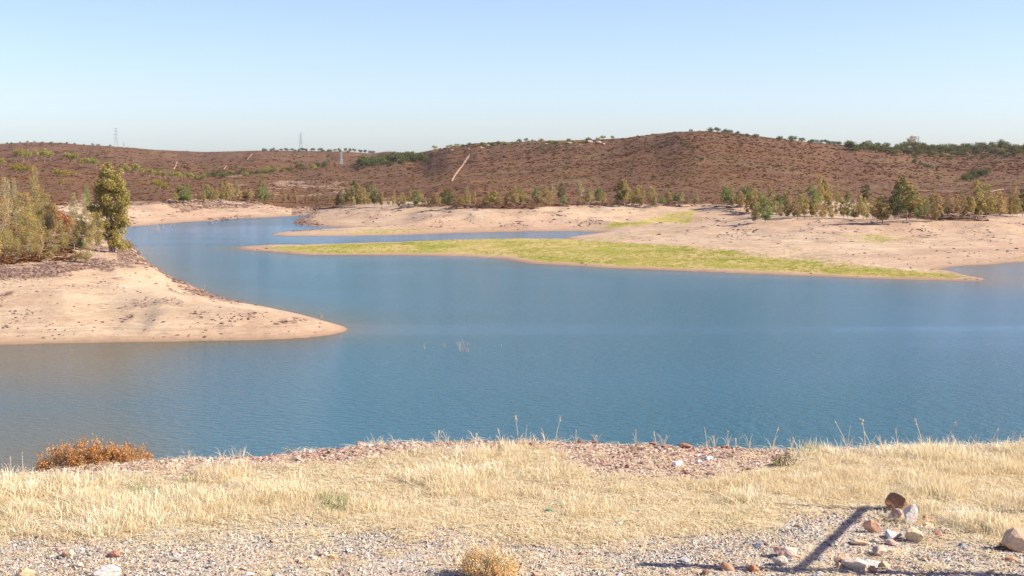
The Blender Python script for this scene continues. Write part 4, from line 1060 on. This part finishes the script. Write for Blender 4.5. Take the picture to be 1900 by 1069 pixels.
SNAGS = [(788,648,633,10,'pale dead bush standing in the water, left of the three in midwater'),(824,646,635,6,'smallest dead bush in midwater, between the two larger ones'),(855,652,629,15,'tall bare dead bush in midwater, leaning left'),(867,653,632,13,'upright bare dead bush beside the leaning one in midwater'),
         (597,590,581,10,'dead bush at the edge of the left sandy point'),(276,424,413,5,'leftmost white snag off the far left shore'),(284,426,414,7,'second white snag off the far left shore'),(290,427,413,8,'third white snag off the far left shore'),(294,427,414,6,'fourth white snag off the far left shore'),(304,424,414,5,'fifth white snag off the far left shore'),(317,421,414,6,'sixth white snag off the far left shore'),(324,421,413,6,'seventh white snag off the far left shore'),(346,415,410,4,'eighth small snag off the far left shore'),(393,415,409,10,'curved arching snag off the far left shore'),(402,414,409,4,'little snag right of the arching one'),(528,482,475,5,'thin dead twigs in the water below the green spit'),(380,537,527,6,'thin dead twigs behind the crest of the left point'),(930,644,638,4,'tiny dead twig in midwater right of the dead bushes')]
for i, (px, b, t_, w, lab) in enumerate(SNAGS):
    q = water_pt(px, b); k = q[1] / F
    o = link('dead_bush', SN[i % 4], label=lab, category='dead bush', group='dead bushes standing in the water')
    o.location = (q[0], q[1], -0.02); o.scale = (w * k / 0.75, w * k / 0.75, (b - t_) * k); o.rotation_euler = (0, 0, i * 2.1)

x, y, z = hit(215, 518); 
v, f = tube([(-0.95, 0.12, 0.10), (-0.3, 0.03, 0.13), (0.4, -0.02, 0.16), (0.95, -0.12, 0.15)], [0.09, 0.085, 0.075, 0.05], 8)
o = link('fallen_trunk', make_mesh('fallen_trunk', v, f, [M['dead_wood']], True), label='bleached white fallen trunk lying on the sand of the left point', category='log')
o.location = (x, y, z); o.rotation_euler = (0, 0, 0.1)

# ------------------------------------------------------------------ stones in the foreground
def ground_pt(px, py):
    d = (GZ - CAM_Z) / float(ray(px, py)[1])
    for _ in range(6):
        x = float(ray(px, py)[0]) * d; z = float(near_z(x, d)); d2 = (z - CAM_Z) / float(ray(px, py)[1]); d = d * 0.5 + d2 * 0.5
    return float(ray(px, py)[0]) * d, d, z
def stone(px, base, w, h, col, lab, seed, name='stone', deep=0.7, tilt=(0, 0), group=None, cuts=13, sub=3, bottom=0.12, flatb=False):
    """w, h in photo pixels as seen; base = image row of its foot"""
    x, y, z = ground_pt(px, base); k = math.hypot(y, CAM_Z - GZ) / F
    W, H = w * k, h * k
    me = rock_mesh('stone', seed, sub, (0.55, 0.55 * deep, 0.55), cuts, rough=0.028)
    o = link(name, me, label=lab, category='stone', group=group)
    o.location = (x, y + W * deep * 0.3, z + H * (0.5 - bottom)); o.scale = (W, W, H)
    o.rotation_euler = (tilt[0], tilt[1], random.Random(seed).uniform(-0.4, 0.4)); o.color = tuple(col) + (1,)
    return o
PINK = (0.58, 0.42, 0.31); CREAM = (0.62, 0.53, 0.40); ORG = (0.48, 0.30, 0.18); GREY = (0.47, 0.45, 0.42); BRN = (0.24, 0.135, 0.08); TAN = (0.55, 0.39, 0.24); RED = (0.33, 0.19, 0.145)
BIG = [
 (1664,948,40,34,BRN,'dark brown boulder half hidden by dry grass, furthest of the cairn',500,0.7,(0.1,0.0)),
 (1690,973,31,40,(0.60,0.56,0.50),'upright grey-white block leaning beside the brown boulder',501,0.6,(0.05,-0.12)),
 (1667,966,22,20,(0.44,0.30,0.23),'small pinkish brown stone wedged left of the upright white block',502,0.8,(0,0)),
 (1618,988,32,24,(0.58,0.38,0.25),'tilted flat pink-orange slab left of the cairn',503,0.35,(0.3,0.5)),
 (1696,1007,38,32,(0.58,0.45,0.28),'rounded yellow-tan rock in front of the upright white block',504,0.8,(0,0)),
 (1655,1001,32,18,GREY,'flat blue-grey stone between the pink slab and the yellow rock',505,0.7,(0,0)),
 (1459,1038,44,27,PINK,'larger pink angular rock near the foot of the pole shadow',506,0.7,(0,0)),
 (1450,1051,28,22,CREAM,'cream angular rock in front of the pink angular rock',507,0.8,(0,0)),
 (1352,1058,22,14,ORG,'orange-brown stone left of the small rust coloured one',508,0.8,(0,0)),
 (1399,1062,16,14,(0.40,0.19,0.10),'small rust coloured block left of the pole shadow',509,0.8,(0,0)),
 (1309,1069,14,12,BRN,'brown stone at the left end of the bottom shadow',510,0.8,(0,0)),
 (1565,1044,34,11,TAN,'long flat tan stone at the left of the low stone row',511,0.8,(0,0)),
 (1556,1056,14,12,ORG,'small orange stone under the long flat tan one',512,0.8,(0,0)),
 (1587,1058,36,22,CREAM,'cream block in the middle of the low stone row',513,0.7,(0,0)),
 (1618,1055,28,17,(0.62,0.58,0.52),'whitish block right of the cream block in the stone row',514,0.7,(0,0)),
 (1620,1063,14,13,(0.34,0.22,0.16),'dark reddish stone in front of the whitish block',515,0.8,(0,0)),
 (1643,1056,24,13,TAN,'tan brick-like stone at the right of the stone row',516,0.7,(0,0)),
 (1668,1057,12,10,CREAM,'small cream stone ending the low stone row',517,0.8,(0,0)),
 (1594,1012,30,10,(0.60,0.48,0.31),'flat yellow stone sunk in the gravel below the pink slab',518,0.9,(0,0)),
 (1655,1012,24,9,PINK,'flat pink stone just below the blue-grey one',519,0.9,(0,0)),
 (1740,994,14,9,(0.30,0.13,0.09),'dark red stone right of the yellow rock',520,0.8,(0,0)),
 (1718,968,14,10,ORG,'orange stone at the grass edge right of the white block',521,0.8,(0,0)),
 (1597,968,10,7,PINK,'small pink stone at the upper end of the pole shadow',522,0.8,(0,0)),
 (1633,1032,30,16,(0.50,0.36,0.26),'brown-pink rock just behind the low stone row',523,0.8,(0,0)),
 (1906,1026,60,46,(0.55,0.40,0.26),'big orange-tan boulder cut by the right edge of the picture',524,0.7,(0,-0.1)),
 (1876,1042,24,10,ORG,'flat orange stone in front of the big right boulder',525,0.8,(0,0)),
 (190,1074,48,22,(0.60,0.54,0.47),'large pale stone at the bottom edge, left',526,0.8,(0,0)),
 (460,1070,18,8,(0.72,0.68,0.62),'small white stone at the bottom edge, left of centre',527,0.8,(0,0)),
 (209,1035,18,14,(0.33,0.17,0.11),'rust brown stone in the left gravel',528,0.8,(0,0)),
 (125,1034,20,15,TAN,'tan stone left of the rust brown one in the gravel',529,0.8,(0,0)),
 (110,1024,14,8,PINK,'small pink stone behind the tan one in the left gravel',530,0.8,(0,0)),
 (46,1075,34,22,TAN,'tan slab in the bottom left corner',531,0.8,(0,0)),
 (146,1053,16,10,CREAM,'cream stone above the large pale one at bottom left',532,0.8,(0,0)),
 (596,1032,22,9,PINK,'flat pink stone in the gravel left of centre',533,0.8,(0,0)),
 (619,1037,14,7,(0.62,0.44,0.18),'yellow-orange stone right of the flat pink one',534,0.8,(0,0)),
 (847,1044,12,9,CREAM,'cream stone just left of the small dry bush',535,0.8,(0,0)),
 (1257,866,18,13,(0.80,0.78,0.76),'bright white stone on the red stony edge',536,0.7,(0,0)),
 (1299,860,9,7,(0.78,0.75,0.72),'small white stone right of the bright white one',537,0.7,(0,0)),
 (669,825,26,9,(0.36,0.22,0.16),'flat brown stone on the bank edge left of centre',538,0.7,(0,0)),
 (1274,832,24,9,(0.30,0.15,0.10),'largest red-brown stone on the bank edge',539,0.7,(0,0)),
 (1347,832,14,7,(0.34,0.18,0.13),'red-brown stone on the bank edge right of the largest',540,0.7,(0,0)),
 (1211,827,16,6,RED,'low red stone on the bank edge left of the largest',541,0.7,(0,0)),
 (1238,831,24,6,RED,'long low red stone touching the largest edge stone',542,0.6,(0,0)),
 (1312,854,20,7,GREY,'flat grey stone right of the small white one',543,0.7,(0,0)),
 (1320,883,16,7,(0.28,0.20,0.16),'dark flat stone below the grey one on the stony patch',544,0.7,(0,0)),
 (1277,880,12,5,(0.25,0.11,0.09),'dark red stone below the white ones',545,0.7,(0,0)),
 (1194,862,14,7,RED,'red stone in the cluster left of the white stone',546,0.7,(0,0)),
 (1164,868,9,7,RED,'small red stone at the left of the stony patch',547,0.7,(0,0)),
 (1101,823,13,6,(0.24,0.12,0.09),'dark red stone on the bank edge at centre right',548,0.7,(0,0)),
 (182,874,14,9,BRN,'dark stone below the rusty shrub',549,0.7,(0,0)),
 (160,871,9,6,BRN,'smaller dark stone left of the one below the rusty shrub',550,0.7,(0,0)),
 (548,855,16,9,PINK,'pink stone on the left stony edge',551,0.7,(0,0)),
 (610,842,12,5,BRN,'thin dark stone on the left stony edge',552,0.7,(0,0)),
 (1772,838,7,6,(0.42,0.16,0.12),'small red stone in the grass of the right edge',553,0.7,(0,0)),
 (1465,835,14,6,PINK,'pale pink stone on the bank edge where the stones end',554,0.7,(0,0)),
 (1150,977,10,7,(0.6,0.58,0.53),'pale stone at the lower edge of the grass, centre right',555,0.8,(0,0)),
]
for i, (px, b, w, h, col, lab, seed, deep, tilt) in enumerate(BIG):
    stone(px, b, w, h, col, lab, seed, 'boulder' if w > 36 else 'stone', deep, tilt)
cob = [rock_mesh('cobble', 560 + k, 2, (0.5, 0.42, 0.32), 8, rough=0.012) for k in range(8)]
def cobbles(n, wf, dlo, dhi, smin, smax, cols, lab, group, name='cobble', flat=1.0):
    x, y, _, _ = near_samples(n, wf, dlo, dhi, 0.37)
    for i in range(n):
        s = smin + (smax - smin) * random.random() ** 2
        o = link(name, cob[i % 8], label=lab, category='stone', group=group)
        o.location = (x[i], y[i], float(near_z(x[i], y[i])) + s * 0.12); o.scale = (s, s, s * flat * random.uniform(0.6, 1))
        o.rotation_euler = (random.uniform(-.3, .3), random.uniform(-.3, .3), random.random() * 6.28)
        c = random.choice(cols); v = random.uniform(0.8, 1.15); o.color = (c[0] * v, c[1] * v, c[2] * v, 1)
cobbles(110, lambda px, py, x, y: gravel_mask(px, py, x, y), 15.9, 20.5, 0.07, 0.13, [PINK, CREAM, GREY, TAN, GREY, (0.6, 0.57, 0.52), (0.3, 0.31, 0.31), ORG], 'fist sized loose stone lying in the gravel strip', 'fist sized stones in the gravel strip')
cobbles(90, lambda px, py, x, y: stony_mask(px, py, x, y), 20.5, 26, 0.07, 0.17, [RED, RED, PINK, (0.24, 0.12, 0.09), (0.4, 0.25, 0.19)], 'flat reddish stone on the stony edge of the bank', 'flat reddish stones along the bank edge', flat=0.55)

# ------------------------------------------------------------------ tall dead grass stalks on the edge
def stalk(px, base, tx, ty, lab, plume=False, extra=()):
    x, y, z = ground_pt(px, base); k = y / F
    e = link('grass_stalk', None, label=lab, category='grass stalk', group='tall dry grass stalks along the bank edge'); e.location = (x, y, z - 0.02)
    parts = []
    for (ex, ey) in [(tx, ty)] + list(extra):
        dx, dz = (ex - px) * k, (base - ey) * k
        parts.append(tube([(0, 0, 0), (dx * 0.35, 0.02, dz * 0.5), (dx, 0.03, dz)], [0.0045, 0.004, 0.0025], 4))
    for j in range(5):
        a = random.random() * 6.28; L = 0.12 + 0.15 * random.random()
        parts.append(tube([(0, 0, 0), (math.cos(a) * L * .3, math.sin(a) * L * .3, L * .8), (math.cos(a) * L * .6, math.sin(a) * L * .6, L)], [0.003, 0.003, 0.001], 3))
    v, f = join(parts); o = link('stem', make_mesh('stem', v, f, [M['straw_solid']], True), e)
    dx, dz = (tx - px) * k, (base - ty) * k
    n = 26 if plume else 12; r = np.random.default_rng(int(px)); q = 0.82 + 0.2 * r.random(n)
    c = np.stack([dx * q, 0.03 + 0 * q, dz * q], -1) + r.normal(size=(n, 3)) * (0.012 if plume else 0.005)
    v, f = leaf_cards(c, 0.03, 0.35, -1.0, r); link('seed_head', make_mesh('seed_head', v, f, [M['straw_solid']]), e)
t = NT('dead_stalk'); t.bsdf((0.66, 0.52, 0.34), 0.8); M['straw_solid'] = t.m
ST = [(962,823,956,768),(974,824,978,787),(930,824,924,793),(1030,824,1041,769),(1012,822,1005,802),(1068,823,1069,797),(707,822,706,796),(734,821,729,808),(812,822,814,797),(830,822,818,806),(882,822,884,804),(1180,826,1180,796),(1107,823,1108,806),(1232,828,1237,805),(1218,828,1213,797),
      (1312,830,1307,790),(1326,830,1325,804),(1351,832,1350,796),(1366,832,1366,812),(1433,836,1445,788),(1470,836,1472,809),(1606,835,1600,775),(1618,834,1604,800),(1638,833,1632,806),(1665,832,1662,793),(1712,830,1697,772),(1730,829,1725,800),(1750,828,1775,768),(1782,828,1765,796),(1812,827,1811,795),(1838,827,1853,792),(1878,826,1884,800),
      (347,850,350,825),(412,846,418,833),(20,880,19,838),(42,878,41,836),(8,880,2,860),(514,838,515,817),(500,840,505,818),(1390,834,1393,815)]
for i, (px, b, tx, ty) in enumerate(sorted(ST)):
    stalk(px, b, tx, ty, 'dry grass stalk on the bank edge, %s from the left' % ordinal(i + 1), ty < 776)
stalk(1572, 834, 1550, 780, 'forked pale Y shaped stalk on the right bank edge', False, [(1578, 786), (1588, 814), (1560, 806)])

# ------------------------------------------------------------------ near shrubs
def twiggy(name, px, base, w, h, lobes, cols, lab, seed, nst=90, nleaf=5000, lsize=0.022, pt=None):
    x, y, z = pt or ground_pt(px, base); k = math.hypot(y, CAM_Z - z) / F
    e = link(name, None, label=lab, category='shrub'); e.location = (x, y, z)
    r = np.random.default_rng(seed); parts = []; tips = []
    for i in range(nst):
        lx_, lz, lr = lobes[r.integers(len(lobes))]
        d = r.normal(size=3); d[2] = abs(d[2]) * 0.9; d /= np.linalg.norm(d)
        tip = np.array([(lx_ + d[0] * lr) * k, d[1] * lr * k, (lz + d[2] * lr) * k]) * (0.85 + 0.15 * r.random())
        b0 = np.array([lx_ * k * 0.6 + r.normal() * 0.05, r.normal() * 0.05, -0.05]); m = b0 * 0.45 + tip * 0.55 + r.normal(size=3) * 0.03; m[2] *= 0.85
        parts.append(tube([tuple(b0), tuple(m), tuple(tip)], [0.007, 0.004, 0.0015], 4)); tips.append((m, tip))
    v, f = join(parts); link('stems', make_mesh('stems', v, f, [M['straw_solid' if name == 'dry_bush' else 'timber']], True), e)
    q = r.integers(len(tips), size=nleaf); s = r.random((nleaf, 1)) ** 0.7
    mm = np.array([a for a, b in tips])[q]; tp = np.array([b for a, b in tips])[q]
    c = mm * (1 - s) + tp * s + r.normal(size=(nleaf, 3)) * 0.03; c[:, 2] = np.abs(c[:, 2])
    for j, (nm, col, sh) in enumerate(cols):
        sel = (np.arange(nleaf) % 10 < sh[1]) & (np.arange(nleaf) % 10 >= sh[0])
        v, f = leaf_cards(c[sel], lsize, 0.5, -0.6, r)
        o = link(nm, make_mesh(nm, v, f, [M['leaf']]), e); o.color = tuple(col) + (1,)
    return e
d_ = 25.6
for_x = float(ray(168, 860)[0]) * d_
twiggy('rusty_shrub', 168, 870, 225, 60, [(-62, 24, 42), (-30, 30, 46), (0, 30, 46), (30, 26, 42), (60, 26, 40), (85, 26, 38), (102, 18, 28), (-92, 8, 22)], [('foliage', (0.48, 0.275, 0.12), (0, 7)), ('dry_leaves', (0.58, 0.40, 0.16), (7, 10))],
       'rusty orange shrub growing just beyond the left bank edge', 600, 340, 20000, 0.034, pt=(for_x, d_, 14.15))
twiggy('dry_bush', 905, 1072, 105, 75, [(0, 26, 50), (-22, 20, 34), (26, 18, 34)], [('foliage', (0.50, 0.42, 0.13), (0, 5)), ('flower_heads', (0.82, 0.66, 0.47), (5, 10))],
       'small rounded yellow-green bush with dried flower heads at the bottom centre', 610, 200, 9000, 0.019)
twiggy('green_weed', 1455, 868, 30, 30, [(0, 14, 16), (14, 24, 12), (-10, 8, 12)], [('foliage', (0.17, 0.20, 0.06), (0, 10))], 'sprawling green weed in the grass near the right bank edge', 620, 24, 260, 0.03)
twiggy('green_weed', 612, 948, 26, 26, [(0, 10, 14), (6, 4, 12)], [('foliage', (0.19, 0.22, 0.09), (0, 10))], 'grey-green weed in the grass left of centre', 621, 20, 200, 0.028)
twiggy('green_weed', 303, 938, 40, 20, [(-10, 5, 10), (12, 5, 10)], [('foliage', (0.17, 0.22, 0.08), (0, 10))], 'low green weed in the left grass', 622, 20, 160, 0.025)
twiggy('flowering_weed', 533, 838, 20, 26, [(0, 16, 9), (4, 6, 8)], [('foliage', (0.30, 0.32, 0.16), (0, 8)), ('flower_heads', (0.75, 0.75, 0.68), (8, 10))], 'slender weed with white flower tips on the left bank edge', 623, 10, 60, 0.02)
twiggy('dark_tuft', 1862, 1020, 20, 18, [(0, 5, 12), (-8, 3, 9)], [('foliage', (0.26, 0.19, 0.10), (0, 10))], 'dry dark tuft at the left foot of the big right boulder', 624, 40, 120, 0.02)

# green bottle
t = NT('green_plastic'); t.bsdf((0.02, 0.22, 0.13), 0.25, None, 0.5); M['bottle'] = t.m
x, y, z = ground_pt(1018, 952)
e = link('plastic_bottle', None, label='green plastic bottle lying in the grass right of centre', category='bottle'); e.location = (x, y, z + 0.035); e.rotation_euler = (0, math.radians(90), 0.15)
v, f = tube([(0, 0, -.055), (0, 0, -.052), (0, 0, 0.02), (0, 0, 0.045), (0, 0, 0.06)], [0.004, 0.02, 0.02, 0.009, 0.008], 12); link('body', make_mesh('body', v, f, [M['bottle']], True), e)
v, f = tube([(0, 0, 0.058), (0, 0, 0.06), (0, 0, 0.072), (0, 0, 0.074)], [0.002, 0.0105, 0.0105, 0.002], 12); link('cap', make_mesh('cap', v, f, [M['steel']], True), e)

# timber frame of the viewpoint, just right of the picture; its shadow falls across the gravel
e = link('timber_frame', None, label='timber post and rail frame standing just right of the picture edge', category='frame', kind='thing')
cot = 1 / math.tan(SUN_EL); shx, shy = -math.sin(SUN_AZ) * cot, -math.cos(SUN_AZ) * cot
H = 3.3; hb = 2.42
def base_from_shadow(px, py, h):
    d = (GZ - CAM_Z) / float(ray(px, py)[1]); return float(ray(px, py)[0]) * d - shx * h, d - shy * h
ax_, ay_ = base_from_shadow(1480, 1058, hb); bx_, by_ = base_from_shadow(1602, 944, hb)
e.location = (ax_, ay_, GZ)
dv = Vector((bx_ - ax_, by_ - ay_, 0))
v, f = tube([(0, 0, -0.3), (0, 0, H + 0.4)], [0.085, 0.08], 10); link('post', make_mesh('post', v, f, [M['timber']], True), e)
v, f = tube([(dv.x, dv.y, -0.3), (dv.x, dv.y, H)], [0.035, 0.03], 8); link('post', make_mesh('post', v, f, [M['timber']], True), e)
v, f = tube([tuple(-dv * 0.03 + Vector((0, 0, hb))), tuple(dv * 1.04 + Vector((0, 0, hb)))], [0.046, 0.046], 10); link('rail', make_mesh('rail', v, f, [M['timber']], True), e)
